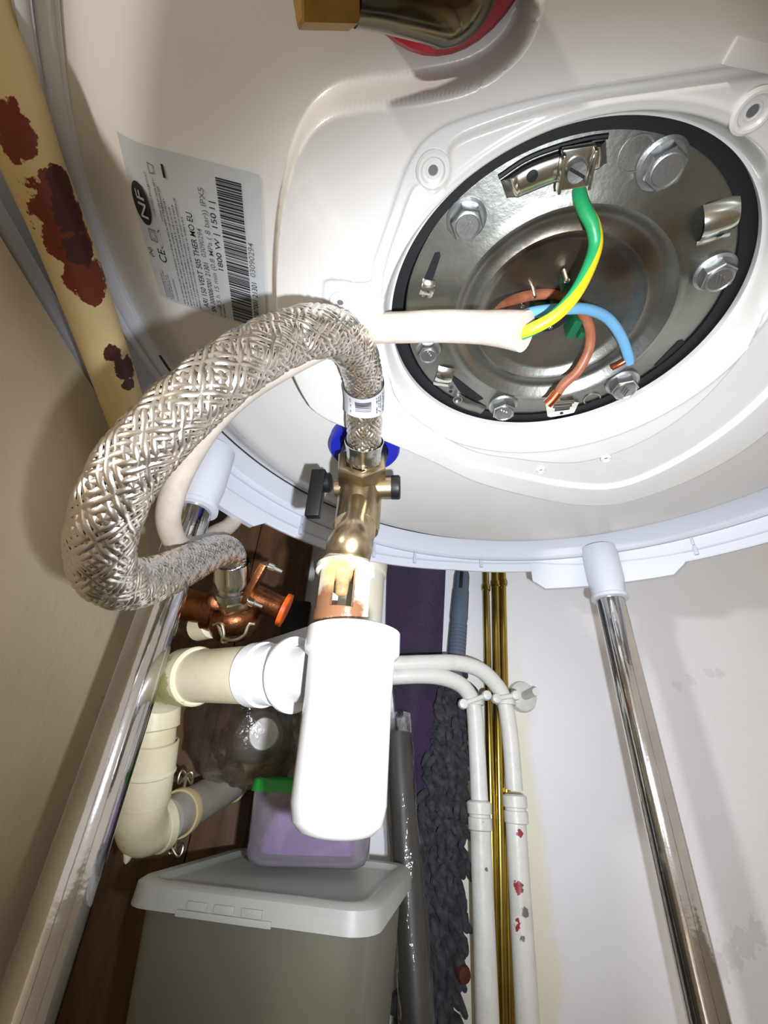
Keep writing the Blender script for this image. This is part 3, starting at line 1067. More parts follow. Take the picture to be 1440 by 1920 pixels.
PR = .0148
M['pvc_mould'] = mat('mouldy_pvc', (222, 214, 184), .42, var=((206, 196, 158), 30, .4, .75), bump=(120, .0002),
                     spots=[([(D(318, 1290, .262), .016), (D(322, 1262, .262), .010)], (176, 172, 110), .9, 120)])
ax0 = wp[0] - wp[2]
ax0 /= np.linalg.norm(ax0)
seg('straight_pipe', [wp[1] + ax0 * -.006, wp[2], wp[3]], PR + .0002, M['pvc'], waste)
cI = D(548, 1264, .216)
obj('union_nut', MB().lathe([(PR, -.010), (PR + .0016, -.009), (PR + .0016, -.001), (PR + .0004, 0), (PR + .0004, .010), (PR - .001, .0105)], D(500, 1264, .2255), ax0, 48), M['pvc_white'], waste, label='grey-white union nut')
obj('flared_collar', MB().lathe([(PR + .0002, -.012), (PR + .0004, -.003), (PR + .0022, -.002), (PR + .0034, 0), (PR + .0034, .0022), (PR + .0022, .0030), (PR + .0006, .0016), (PR - .0016, .0012), (PR - .0018, .012)], cI, ax0, 48, caps=False), M['pvc_white'], waste, label='flared white collar at the siphon')
obj('inlet_spigot', MB().lathe([(PR - .0016, -.006), (PR - .0016, .016)], cI, ax0, 40), M['cup'], waste)
seg('elbow', [wp[3], wp[4], wp[5], wp[6]], PR, M['pvc_mould'], waste)
axA = wp[2] - wp[3]
axA /= np.linalg.norm(axA)
obj('elbow_socket', MB().lathe([(PR + .0002, -.006), (PR + .0022, -.005), (PR + .0024, .010), (PR + .0014, .0112), (PR, .0112)], wp[3], axA, 44, caps=False), M['pvc_mould'], waste)
axB = wp[7] - wp[6]
axB /= np.linalg.norm(axB)
obj('elbow_socket', MB().lathe([(PR, -.006), (PR + .0014, -.005), (PR + .0016, .006), (PR, .007)], wp[6], axB, 44, caps=False), M['pvc'], waste)
seg('riser_pipe', [wp[6], wp[7], wp[8]], PR - .0004, M['pvc'], waste)
axC = wp[9] - wp[8]
axC /= np.linalg.norm(axC)
obj('coupling', MB().lathe([(PR - .0004, -.0175), (PR + .0008, -.0170), (PR + .0010, -.0008), (PR + .0016, 0), (PR + .0016, .0012), (PR + .0006, .002), (PR + .0008, .018), (PR + .0004, .0192)], wp[8] - axC * .002, axC, 44, caps=False), M['pvc'], waste)
seg('elbow', [wp[8] + axC * .004, wp[9], wp[10], wp[11], wp[12]], [PR, PR, PR + .0002, PR + .0006, PR + .0004], M['pvc'], waste)
axD = wp[13] - wp[12]
axD /= np.linalg.norm(axD)
obj('elbow_rim', MB().lathe([(PR, -.006), (PR + .0018, -.005), (PR + .0020, 0), (PR, .001)], wp[12] + axD * .002, axD, 44, caps=False), M['pvc'], waste)
dz_ = D(238, 1612, .268)
obj('drip', MB().lathe([(.0042, .006), (.0028, .002), (.0016, -.001), (.0003, -.0022)], dz_, (0, 0, 1), 16), M['pvc'], waste)

grey = thing('grey_pipe', 'grey plastic pipe running back to the wall from the cream elbow', 'pipe', D(400, 1487, .37))
g0, g1 = wp[12] + axD * .004, D(437, 1467, .388)
obj('pipe_run', MB().tube([g0, (g0 + g1) / 2, g1], .0138, 36), M['pvc_grey'], grey)
gx = (g1 - g0) / np.linalg.norm(g1 - g0)
obj('socket_rim', MB().lathe([(.0138, -.004), (.0152, -.003), (.0152, .003), (.0138, .004)], g1, gx, 36, caps=False), M['clamp'], grey)
clampo = thing('pipe_clamp', 'old rusty metal pipe clamp with wing nuts around the grey pipe', 'clamp', D(358, 1517, .31))
cc = g0 + gx * .018
obj('clamp_band', MB().lathe([(.0140, -.0030), (.0156, -.0032), (.0160, 0), (.0156, .0032), (.0140, .0030)], cc, gx, 44, caps=False), M['clamp'], clampo)
uu, vv = frame(gx)
for sg in (1, -1):
    up_ = (np.array([0, 0, 1.0]) - gx * gx[2])
    up_ /= np.linalg.norm(up_)
    b = cc + up_ * sg * .0155
    sd = np.cross(up_, gx)
    obj('clamp_screw', MB().tube([b, b + up_ * sg * .004, b + up_ * sg * .009], .0013, 10), M['wire_thin'], clampo)
    lp = []
    for k in range(25):
        a = 2 * math.pi * k / 24
        lp.append(b + up_ * sg * (.007 + .0040 * math.sin(a * 2) * (1 if sg > 0 else .8)) + sd * .0058 * math.sin(a) + gx * .002 * math.cos(a))
    obj('wing_nut', MB().tube(lp, .0009, 8), M['wire_thin'], clampo)

# ------------------------------------------------------------------ bronze wall valve
cx = hp[-1] + t2 * .016
bronze = thing('bronze_valve', 'tarnished bronze stop valve with an orange end cap on the left wall', 'valve', cx)
dnv = t2
obj('union_hex', MB().lathe([(.0135, .0), (.0150, .001), (.0150, .007), (.0135, .008)], hp[-1] + t2 * .021, t2, 6), M['nickel'], bronze, smooth=20)
bc_ = hp[-1] + t2 * .040
obj('valve_body', MB().lathe([(.0130, -.012), (.0185, -.008), (.0205, .002), (.0180, .012), (.0120, .017), (.0060, .018)], bc_, t2, 32), M['copper_old'], bronze, smooth=60)
sL = D(395, 1085, .325) - D(440, 1095, .325)
sL /= np.linalg.norm(sL)
obj('wall_inlet', MB().lathe([(.0135, 0), (.0135, .012), (.016, .013), (.016, .020), (.012, .021), (.012, .045)], bc_, sL, 28), M['copper_old'], bronze)
sR = D(540, 1146, .335) - D(440, 1104, .335)
sR /= np.linalg.norm(sR)
sb = D(448, 1108, .335)
obj('spout', MB().lathe([(.0085, 0), (.0110, .008), (.0105, .020), (.0098, .034), (.0104, .036)], sb, sR, 28), M['copper_old'], bronze)
obj('orange_cap', MB().lathe([(.0104, .0365), (.0132, .037), (.0132, .0405), (.0110, .041)], sb, sR, 28), M['orange'], bronze, label='orange plastic end cap')
fm = D(478, 1092, .318)
fd = D(492, 1066, .318) - D(462, 1120, .318)
fd /= np.linalg.norm(fd)
obj('flange_bar', MB().box(fm, (fd, sR, np.cross(fd, sR)), (.0165, .0026, .0075)), M['copper_old'], bronze, bevel=.0012)
for sg in (-1, 1):
    obj('flange_screw', MB().lathe([(.0030, 0), (.0030, .004), (.0018, .005), (.0014, .011)], fm + fd * sg * .0150 + sR * .003, sR, 14), M['bright'], bronze)
for k, (x, y) in enumerate(((405, 1128), (430, 1140))):
    obj('valve_boss', MB().lathe([(.0062, 0), (.0062, .006), (.004, .007)], D(x, y, .318), D(x, y, .31) - D(x, y, .318), 18), M['copper_old'], bronze)
clip = thing('hose_clip', 'thin sprung wire clip holding a grey stub below the bronze valve', 'clip', D(430, 1180, .32))
obj('stub', MB().lathe([(.0072, 0), (.0072, .010), (.0062, .011), (.0002, .0108)], D(440, 1178, .325), D(440, 1178, .3) - D(440, 1178, .325), 24), M['slate'], clip)
obj('clip_wire', MB().tube(curve([D(405, 1160, .312), D(412, 1180, .310), D(420, 1196, .308), D(440, 1200, .307), D(458, 1190, .309), D(466, 1172, .311), D(478, 1170, .312)], 8), .0012, 10), M['wire_thin'], clip)
obj('clip_wire', MB().tube(curve([D(400, 1172, .312), D(414, 1168, .309), D(420, 1188, .308), D(416, 1202, .308), D(424, 1204, .308), D(430, 1196, .308)], 8), .0011, 10), M['wire_thin'], clip)
obj('white_nipple', MB().lathe([(.0105, 0), (.0105, .016), (.009, .017)], D(372, 1176, .335), D(410, 1168, .325) - D(372, 1176, .335), 24), M['pvc'], clip)

# ------------------------------------------------------------------ power cable
CB = [(472, 922, .415), (458, 945, .385), (444, 968, .355), (428, 987, .340), (404, 1000, .320), (370, 1022, .285), (336, 1022, .255), (317, 985, .236), (320, 940, .226), (342, 880, .222), (390, 800, .218), (455, 735, .220), (540, 680, .214),
      (620, 640, .214), (690, 618, .213), (760, 614, .210), (830, 612, .206), (900, 614, .203), (945, 617, .196), (984, 622, .190)]
cp = curve([D(*p) for p in CB], 10)
cable = thing('power_cable', 'off-white power cable with its stripped wires hanging under the steel flange', 'cable', cp[-1])
cr = np.interp(np.linspace(0, 1, len(cp)), [0, .55, .80, .90, 1], [.0062, .0066, .0074, .0076, .0088])
obj('cable_sheath', MB().tube(cp, cr, 24), M['sheath'], cable, smooth=60)


def wire(name, px, r, m, par=cable):
    return obj(name, MB().tube(curve([D(*p) for p in px], 10), r, 14), m, par, smooth=60)


wire('blue_wire', [(970, 598, .196), (1000, 586, .196), (1050, 580, .198), (1100, 580, .206), (1138, 596, .216), (1164, 630, .226), (1178, 668, .235), (1180, 680, .238)], .0026, M['wire_blue'])
wire('brown_wire', [(930, 590, .200), (950, 570, .208), (985, 556, .214), (1030, 552, .216), (1062, 562, .216), (1090, 584, .218), (1106, 618, .224), (1104, 655, .230), (1084, 695, .236), (1056, 722, .242), (1040, 745, .247)], .0026, M['wire_brown'])
wire('bare_end', [(1046, 735, .2445), (1036, 748, .247), (1026, 758, .249)], .0029, M['copper'])
wire('bare_end', [(1174, 676, .2370), (1160, 684, .239), (1148, 690, .240)], .0015, M['copper'])
EW = [(972, 628, .192), (1000, 616, .188), (1040, 592, .184), (1075, 555, .181), (1100, 510, .180), (1116, 462, .178), (1112, 425, .175), (1097, 395, .174), (1086, 365, .174), (1083, 330, .175)]
ep = curve([D(*p) for p in EW], 12)
er = .0028
obj('earth_wire', MB().tube(ep, er, 16), M['wire_green'], cable, smooth=60)
Te, Ue, Ve = frames(ep)
st = MB()
rws = []
for j in range(9):
    a = np.linspace(-.2, 1.4, len(ep)) * 2.0 + 2.4 + (j - 4) / 4 * 1.05
    rws.append(ep + (np.cos(a)[:, None] * Ue + np.sin(a)[:, None] * Ve) * (er + .00012))
st.grid(rws)
obj('yellow_stripe', st, M['wire_yellow'], cable, smooth=60)
# earth terminal with its screw clamp
tcn = Z(1078, 314, Z_DISC - .0075)
tw = thing('earth_terminal', 'small bright screw terminal clamping the green and yellow wire on the flange', 'terminal', tcn)
xa = D(1100, 306, .2) - D(1055, 320, .2)
xa /= np.linalg.norm(xa)
ya = np.cross((0, 0, 1), xa)
ya /= np.linalg.norm(ya)
xa = np.cross(ya, (0, 0, 1))
obj('clamp_box', MB().box(tcn, (xa, ya, (0, 0, 1)), (.0058, .0066, .0016)), M['bright'], tw, bevel=.0007)
for sg in (-1, 1):
    obj('clamp_wall', MB().box(tcn + xa * sg * .0054 + np.array([0, 0, -.0025]), (xa, ya, (0, 0, 1)), (.0006, .0062, .0030)), M['bright'], tw, bevel=.0004)
obj('clamp_screw', MB().lathe([(.0040, .001), (.0040, -.0026), (.0034, -.0036), (.0002, -.0034)], tcn + np.array([0, 0, -.0012]), (0, 0, 1), 24), M['bolt'], tw)
obj('screw_slot', MB().box(tcn + np.array([0, 0, -.0048]), (xa + ya * .6, ya - xa * .6, (0, 0, 1)), (.0034, .0005, .0003)), M['rubber'], tw)
obj('red_mark', MB().box(Z(1092, 284, Z_DISC - .0062), (xa, ya, (0, 0, 1)), (.0030, .0022, .0008)), mat('red_paint_mark', (150, 34, 24), .5), tw)

# ------------------------------------------------------------------ hot outlet elbow
hot = thing('outlet_elbow', 'dark shiny pipe elbow with a dull brass nut under the red collar', 'pipe', red_c)
h3 = [D(848, -34, .1165), D(838, -46, .113), D(740, -62, .110), D(662, -66, .108)]
obj('outlet_stub', MB().lathe([(.0190, .006), (.0190, -.008), (.0150, -.012), (.010, -.014)], (red_c[0], red_c[1], ZC + .198), (0, 0, 1), 36), M['dark_metal'], hot)
hc_ = curve(h3, 10)
obj('elbow_body', MB().tube(hc_, np.interp(np.linspace(0, 1, len(hc_)), [0, .08, .18, .30, .7, 1], [.0050, .0104, .0128, .0134, .0118, .0108]), 40), M['dark_metal'], hot, smooth=60)
nd = h3[-1] - h3[-2]
obj('brass_nut', MB().lathe([(.0112, 0), (.0122, .0006), (.0122, .0145), (.0112, .0150)], h3[-1], nd, 6, twist=.3), M['dull_brass'], hot, smooth=20, label='dull brass hex nut')

# ------------------------------------------------------------------ painted pipe on the left
PX = WALL_X + .0335
lp = [X(x, y, PX) for x, y in ((-50, -60), (-18, 60), (16, 175), (58, 300), (108, 420), (150, 530), (190, 640), (222, 730), (250, 815), (275, 900))]
peel = lambda *q: [(X(x, y, PX + (.010 if x > 78 else .005)), r) for x, y, r in q]
M['peel'] = mat('peeling_cream_paint', (220, 200, 152), .42, var=((206, 178, 124), 18, .4, .75), spots=[
    (peel((110, 370, .010), (125, 420, .012), (140, 465, .012), (165, 520, .011), (170, 545, .008), (180, 560, .004), (75, 415, .005), (12, 240, .010), (26, 275, .008), (20, 325, .007), (40, 350, .006), (6, 300, .006), (70, 425, .005)), (112, 44, 26), .85, 130),
    (peel((110, 340, .006), (130, 400, .008), (152, 470, .007)), (66, 26, 28), .8, 130),
    (peel((214, 665, .005), (234, 690, .007), (240, 720, .004), (208, 660, .003)), (70, 30, 26), .7, 300)])
tag(obj('painted_pipe', MB().tube(curve(lp, 10), .0118, 32), M['peel'], None, smooth=60), 'cream painted metal pipe along the left wall, paint peeling to dark red', 'pipe')

# ------------------------------------------------------------------ storage box
def rrect(c, ex, ey, hx, hy, r, z, n=6):
    out = []
    for sx_, sy_, a0_ in ((1, 1, 0), (-1, 1, 90), (-1, -1, 180), (1, -1, 270)):
        for k in range(n + 1):
            a = math.radians(a0_ + 90 * k / n)
            p = c[:2] + ex[:2] * (sx_ * (hx - r) + r * math.cos(a)) + ey[:2] * (sy_ * (hy - r) + r * math.sin(a))
            out.append(np.array([p[0], p[1], z]))
    return out


LID = -.055
bl, br = Z(236, 1646, LID), Z(704, 1704, LID)
ex = (br - bl) / np.linalg.norm(br - bl)
ey = np.array([-ex[1], ex[0], 0])
bw_ = np.linalg.norm(br - bl) / 2
bd_ = .064
bc2 = (bl + br) / 2 + ey * bd_
binbox = thing('storage_box', 'frosted clear plastic storage box with lid in the lower left corner', 'box', (bc2[0], bc2[1], 0))
zl = ZC + LID
H = lambda hx, hy, r, z: rrect(bc2, ex, ey, hx, hy, r, z)
obj('lid', MB().grid([H(bw_ - .012, bd_ - .012, .008, zl - .0035), H(bw_ - .010, bd_ - .010, .010, zl - .003), H(bw_ - .008, bd_ - .008, .012, zl - .0004), H(bw_ - .003, bd_ - .003, .014, zl), H(bw_, bd_, .016, zl - .002),
                      H(bw_ + .0005, bd_ + .0005, .016, zl - .011), H(bw_ - .001, bd_ - .001, .015, zl - .0115), H(bw_ - .0015, bd_ - .0015, .015, zl - .006),
                      H(bw_ - .013, bd_ - .013, .008, zl - .006)], close_v=True, cap0=True, cap1=True), M['bin_lid'], binbox, smooth=40)
body = [H(bw_ - .0045, bd_ - .0045, .014, zl - .0065)]
for t in np.linspace(0, 1, 5):
    body.append(H(bw_ - .006 - .016 * t, bd_ - .006 - .016 * t, .014, zl - .014 - (zl - .017) * t))
inner = [H(bw_ - .0075 - .016 * t, bd_ - .0075 - .016 * t, .0125, zl - .014 - (zl - .0190) * t) for t in np.linspace(1, 0, 5)]
obj('body', MB().grid(body + inner + [H(bw_ - .006, bd_ - .006, .0125, zl - .0065), body[0]], close_v=True), M['bin'], binbox, smooth=40)
fl_ = H(bw_ - .0215, bd_ - .0215, .012, .0030)
obj('base', MB().grid([fl_, [p + np.array([0, 0, .0015]) for p in fl_]], close_v=True, cap0=True, cap1=True), M['bin'], binbox, smooth=30)
c = bc2 - ey * (bd_ + .0006)
for a, b in ((-.21, -.13), (-.10, -.02), (.01, .09)):
    p, q = c + ex * bw_ * 2 * a, c + ex * bw_ * 2 * b
    m_ = (p + q) / 2
    obj('catch', MB().box((m_[0], m_[1], zl - .0072), (ex, ey, (0, 0, 1)), (np.linalg.norm(q - p) / 2, .0007, .0017)), M['bin_lid'], binbox, bevel=.0005)
p, q = c - ex * bw_ * .50, c + ex * bw_ * .26
m_ = (p + q) / 2
obj('latch_bar', MB().box((m_[0], m_[1], zl - .0105), (ex, ey, (0, 0, 1)), (np.linalg.norm(q - p) / 2, .0007, .0014)), M['bin_lid'], binbox, bevel=.0005)

# small tub with green lid and purple bag of things in it, standing on the box
tl, tr_ = Z(455, 1634, LID), Z(694, 1640, LID)
ex = (tr_ - tl) / np.linalg.norm(tr_ - tl)
ey = np.array([-ex[1], ex[0], 0])
tw_, td_ = np.linalg.norm(tr_ - tl) / 2, .030
bc2 = (tl + tr_) / 2 + ey * td_
tub_top = Y(450, 1480, (tl[1] + tr_[1]) / 2)[2]
tub = thing('food_tub', 'small clear tub with green lid and purple bag inside, standing on the storage box', 'tub', (bc2[0], bc2[1], zl + .001))
z0, z1 = zl + .0012, tub_top
obj('tub_body', MB().grid([H(tw_ - .006, td_ - .006, .006, z0), H(tw_ - .002, td_ - .002, .010, z0 + .002), H(tw_, td_, .011, z0 + .006), H(tw_ + .002, td_ + .002, .011, z1),
                           H(tw_ + .001, td_ + .001, .010, z1), H(tw_ - .001, td_ - .001, .010, z0 + .006), H(tw_ - .004, td_ - .004, .008, z0 + .003), H(tw_ - .008, td_ - .008, .006, z0 + .0015)], close_v=True, cap0=True, cap1=True),
    M['tub'], tub, smooth=45)
zt = Y(450, 1456, (tl[1] + tr_[1]) / 2)[2] - z1
obj('tub_lid', MB().grid([H(tw_ - .002, td_ - .002, .010, z1 + zt - .002), H(tw_ + .001, td_ + .001, .011, z1 + zt), H(tw_ + .0035, td_ + .0035, .012, z1 + zt - .0008), H(tw_ + .004, td_ + .004, .012, z1 - .0005),
                          H(tw_ + .003, td_ + .003, .012, z1 - .0005), H(tw_ - .002, td_ - .002, .011, z1 + .002)], close_v=True, cap0=True, cap1=True), M['green_lid'], tub, smooth=40, label='green lid')
rp = random.Random(4)
ph = [(rp.uniform(200, 420), rp.uniform(0, 6), rp.uniform(100, 300)) for _ in range(6)]
rowsb = []
for t in np.linspace(0, 1, 16):
    row = []
    sc_ = (1 - .16 * t) * (1 if t < .8 else 1 - (t - .8) * 2.2)
    for k, p in enumerate(H((tw_ - .007) * sc_, (td_ - .006) * sc_, .008, z0 + .006 + (z1 - z0 - .012) * t)):
        w_ = sum(math.sin(p[0] * f1 + f2 + p[2] * f3) for f1, f2, f3 in ph) * .0007
        nrm = p - np.array([bc2[0], bc2[1], p[2]])
        nrm /= np.linalg.norm(nrm) + 1e-9
        row.append(p + nrm * (w_ - .001))
    rowsb.append(row)
bag_in = obj('purple_bag', MB().grid(rowsb, close_v=True, cap0=True, cap1=True), M['purple_cloth'], None, smooth=70)
tag(bag_in, 'crumpled purple bag packed inside the green-lidded tub', 'bag')

# ------------------------------------------------------------------ bag and bottle behind the waste pipe
bo = D(494, 1376, .325)
bdir = CAM - bo
bdir = bdir / np.linalg.norm(bdir) + np.array([.12, 0, .08])
bdir /= np.linalg.norm(bdir)
bottle = thing('plastic_bottle', 'plastic bottle with a pale grey cap pointing forward inside the clear bag', 'bottle', bo)
obj('bottle_body', MB().lathe([(.003, -.066), (.0180, -.064), (.0192, -.060), (.0192, -.026), (.0175, -.016), (.0118, -.009), (.0104, -.005)], bo, bdir, 32), M['bottle'], bottle, smooth=50)
obj('bottle_cap', MB().lathe([(.0110, -.009), (.0112, -.002), (.0106, .0002), (.0082, .0004), (.0002, .0)], bo, bdir, 32), M['cap'], bottle)
sx0 = np.array(D(464, 1370, .352))
rb = random.Random(8)
wv_ = [(np.array([rb.uniform(-1, 1) for _ in range(3)]) * rb.uniform(60, 220), rb.uniform(0, 6), rb.uniform(.001, .0032)) for _ in range(16)]
rowsb = []
for i in range(33):
    a = math.pi * i / 32
    row = []
    for k in range(48):
        b = 2 * math.pi * k / 48
        n_ = np.array([math.sin(a) * math.cos(b), math.sin(a) * math.sin(b), math.cos(a)])
        p = sx0 + n_ * np.array([.043, .040, .036])
        w_ = sum(am * (1 - abs(math.sin(p @ f_ + f0_))) for f_, f0_, am in wv_)
        row.append(p + n_ * (w_ * .8 - .009))
    rowsb.append(row)
bagm = MB().grid(rowsb, close_v=True)
tag(obj('plastic_bag', bagm, M['bag_film'], None, smooth=80), 'crumpled clear plastic bag wrapped around a bottle behind the cream waste pipe', 'bag')
cs = [D(450, 1454, .372), D(485, 1436, .372), D(514, 1416, .372)]
tag(obj('card_tube', MB().tube(cs, .0105, 24), M['cork'], None), 'beige card tube lying below the bagged bottle', 'tube')

# ------------------------------------------------------------------ far corner
plk = thing('timber_board', 'dark brown timber board standing in the far corner behind the bronze valve', 'board', (*Y(480, 1000, .490)[:2], 0))
pa, pb = Y(372, 1050, .490), Y(478, 1050, .490)
pc = Y(584, 1050, .490)
for a, b, w_ in ((pa, pb, 0), (pb, pc, .002)):
    m_ = (a + b) / 2
    obj('plank', MB().box((m_[0], .490 - w_, .30), EX, ((b[0] - a[0]) / 2 - .0006, .006, .30)), M['wood'], plk, bevel=.0012)
soil = thing('upright_pipe', 'wide cream upright pipe behind the slotted siphon throat', 'pipe', (*Y(652, 1100, .425)[:2], 0))
sp_ = Y(658, 1100, .425)
M['soil'] = mat('cream_soil_pipe', (226, 222, 204), .4, var=((214, 208, 186), 20, .4, .7))
obj('pipe_wall', MB().lathe([(.0345, -ZC + .0005), (.0345, .20)], (sp_[0], .425, ZC), (0, 0, 1), 48), M['soil'], soil)
zcol = Y(722, 1078, .425)[2] - ZC
obj('pipe_socket', MB().lathe([(.0345, zcol - .004), (.0365, zcol - .003), (.0372, zcol + .006), (.0372, zcol + .030), (.0345, zcol + .031)], (sp_[0], .425, ZC), (0, 0, 1), 48, caps=False), M['soil'], soil)
bk = Y(555, 1128, .474)
tag(obj('black_case', MB().box((bk[0] + .004, .474, bk[2] / 2), EX, (.014, .009, bk[2] / 2 - .0005)), M['black'], None, bevel=.004), 'black case standing between the timber board and the upright pipe', 'case')
sh = []
for t in np.linspace(0, 1, 12):
    a = D(470 + 112 * t, 1209 - 36 * t, .345 - .035 * t)
    b = D(480 + 112 * t, 1226 - 20 * t, .335 - .035 * t)
    n_ = np.array([0, 0, .0012])
    sh.append([a, (a + b) / 2 + n_, b, b - n_, (a + b) / 2 - n_ * .2, a - n_])
tag(obj('plastic_strip', MB().grid(sh, close_v=True, cap0=True, cap1=True), M['sheet'], None), 'pale blue-white plastic strip lying above the cream waste pipe', 'strip')

# ------------------------------------------------------------------ cleaning things against the back wall
rw0, rw1 = [], []
edgeL = [(724, 960), (726, 1062), (724, 1225), (738, 1300), (744, 1400), (748, 1500), (750, 1600)]
edgeR = [(838, 960), (836, 1062), (829, 1225), (826, 1300), (814, 1400), (806, 1490), (800, 1600)]
cL, cR = curve([(x, y, 0) for x, y in edgeL], 8), curve([(x, y, 0) for x, y in edgeR], 8)
for i in range(len(cL)):
    row = []
    for j in range(17):
        t = j / 16
        x, y = cL[i, 0] * (1 - t) + cR[i, 0] * t, cL[i, 1] * (1 - t) + cR[i, 1] * t
        d_ = .486 + .0022 * math.sin(t * 7 + i * .13) + .0012 * math.sin(i * .5 + t * 3)
        row.append(Y(x, y, d_))
    rw0.append(row + [p + np.array([0, .006, 0]) for p in row[::-1]])
tag(obj('mop_cloth', MB().grid(rw0, close_v=True, cap0=True, cap1=True), M['dark_plum'], None, smooth=60), 'dark purple towelling mop cloth hanging against the back wall', 'cloth')

# duster with a slate handle and a long charcoal chenille head
DY = .474
dus = thing('chenille_duster', 'charcoal chenille duster with a slate grey handle standing against the back wall', 'duster', (*Y(835, 1700, DY)[:2], 0))
h0_, h1_ = Y(867, 1068, .480), Y(855, 1240, .474)
hx = (h0_ - h1_) / np.linalg.norm(h0_ - h1_)
L_ = np.linalg.norm(h0_ - h1_)
pr_ = [(.0088, -.02), (.0098, .0)]
for k in range(9):
    s_ = .006 + k * .0042
    pr_ += [(.0100, s_), (.0100, s_ + .0030), (.0093, s_ + .0034), (.0093, s_ + .0040)]
pr_ += [(.0102, .050), (.0098, L_ - .03), (.0092, L_ - .028), (.0092, L_ - .010), (.0082, L_ - .004), (.0050, L_)]
obj('handle', MB().lathe(pr_, h1_, hx, 32), M['slate'], dus, smooth=40, label='slate grey ribbed handle')
obj('hang_slot', MB().box(h0_ - hx * .018 + np.array([-.003, -.0092, 0]), (np.cross(hx, (0, 1, 0)), (0, 1, 0), hx), (.0020, .0012, .011)), M['rubber'], dus, bevel=.0008)
headL = [(826, 1240), (818, 1300), (800, 1400), (788, 1480), (780, 1600), (768, 1720), (748, 1820), (738, 1900), (735, 2000), (728, 2200), (722, 2390)]
headR = [(858, 1250), (878, 1290), (878, 1400), (876, 1480), (869, 1600), (863, 1700), (853, 1800), (846, 1900), (840, 2000), (836, 2200), (834, 2390)]
kL, kR = curve([(*p, 0) for p in headL], 8), curve([(*p, 0) for p in headR], 8)
rw0 = []
for i in range(len(kL)):
    a, b = Y(kL[i, 0] + 8, kL[i, 1], DY + .008), Y(kR[i, 0] - 2, kR[i, 1], DY + .008)
    rw0.append([a, a * .7 + b * .3 - np.array([0, .003, 0]), a * .3 + b * .7 - np.array([0, .003, 0]), b, b + np.array([0, .007, 0]), a + np.array([0, .007, 0])])
obj('backing_pad', MB().grid(rw0, close_v=True, cap0=True, cap1=True), M['charcoal'], dus, smooth=50)
nd_ = MB()
rn = random.Random(2)
rowsn = 76
for i in range(rowsn):
    f_ = (i + .5) / rowsn * (len(kL) - 1)
    k = int(f_)
    xl, xr, yy = kL[k, 0], kR[k, 0], kL[k, 1] * (1 - (f_ - k)) + kL[min(k + 1, len(kL) - 1), 1] * (f_ - k)
    nn = max(3, int((xr - xl) / 12.5))
    for j in range(nn):
        x = xl + (xr - xl) * (j + rn.uniform(.1, .9)) / nn
        b = Y(x, yy + rn.uniform(-7, 7), DY + .005)
        dr_ = np.array([rn.uniform(-.8, .8), -.9, rn.uniform(-1.1, .1)])
        dr_ /= np.linalg.norm(dr_)
        d2_ = dr_ + np.array([rn.uniform(-.7, .7), .5, -.9])
        d2_ /= np.linalg.norm(d2_)
        ln = rn.uniform(.007, .011)
        r_ = rn.uniform(.0025, .0034)
        pts_ = [b, b + dr_ * ln * .5, b + dr_ * ln, b + dr_ * ln + d2_ * ln * .5, b + dr_ * ln + d2_ * ln * .9, b + dr_ * ln + d2_ * ln]
        nd_.tube(pts_, [r_ * .8, r_, r_ * 1.05, r_, r_ * .8, r_ * .3], 7)
obj('noodles', nd_, M['charcoal'], dus, smooth=70, kind='stuff')

wpole = thing('wrapped_pole', 'dark pole in a crinkled clear plastic sleeve leaning beside the chenille duster', 'pole', (*Y(800, 2000, .42)[:2], 0))
a, b = Y(746, 1380, .436), Y(782, 1900, .412)
e = (b - a) / np.linalg.norm(b - a)
b2 = b + e * ((.001 - b[2]) / e[2])
a2 = a - e * .006
obj('pole', MB().tube([a2 + e * .004, (a2 + b2) / 2, b2], .0105, 28), M['dark_pole'], wpole)
n_ = 90
rows_ = []
u_, v_ = frame(e)
rq = random.Random(9)
for i in range(n_):
    t = i / (n_ - 1)
    c = a2 * (1 - t) + b2 * t - e * .012 * (1 - t)
    row = []
    for k in range(28):
        an = 2 * math.pi * k / 28
        rr_ = .0124 + .0007 * math.sin(an * 3 + i * .21) + .0004 * math.sin(an * 7 - i * .7) + rq.uniform(-.00012, .00012)
        row.append(c + (math.cos(an) * u_ + math.sin(an) * v_) * rr_)
    rows_.append(row)
obj('plastic_sleeve', MB().grid(rows_, close_v=True), M['clear'], wpole, smooth=80, label='crinkled clear plastic sleeve')

# ------------------------------------------------------------------ white-painted water pipes
M['pipe_white'] = mat('chipped_white_paint', (204, 203, 197), .4, var=((182, 180, 170), 40, .5, .8), bump=(160, .0004),
                      spots=[([(Y(*q, PIPE_Y - .009), r) for *q, r in ((975, 1562, .0030), (972, 1665, .0042), (966, 1740, .0044), (970, 1730, .003))], (140, 44, 50), 1.1, 350),
                             ([(Y(*q, PIPE_Y - .009), r) for *q, r in ((985, 1712, .003), (980, 1760, .0022), (895, 1810, .0022), (893, 1745, .0014), (912, 1630, .0014), (960, 1428, .0015), (905, 1540, .0016))], (104, 101, 96), 1.3, 420, .1)])


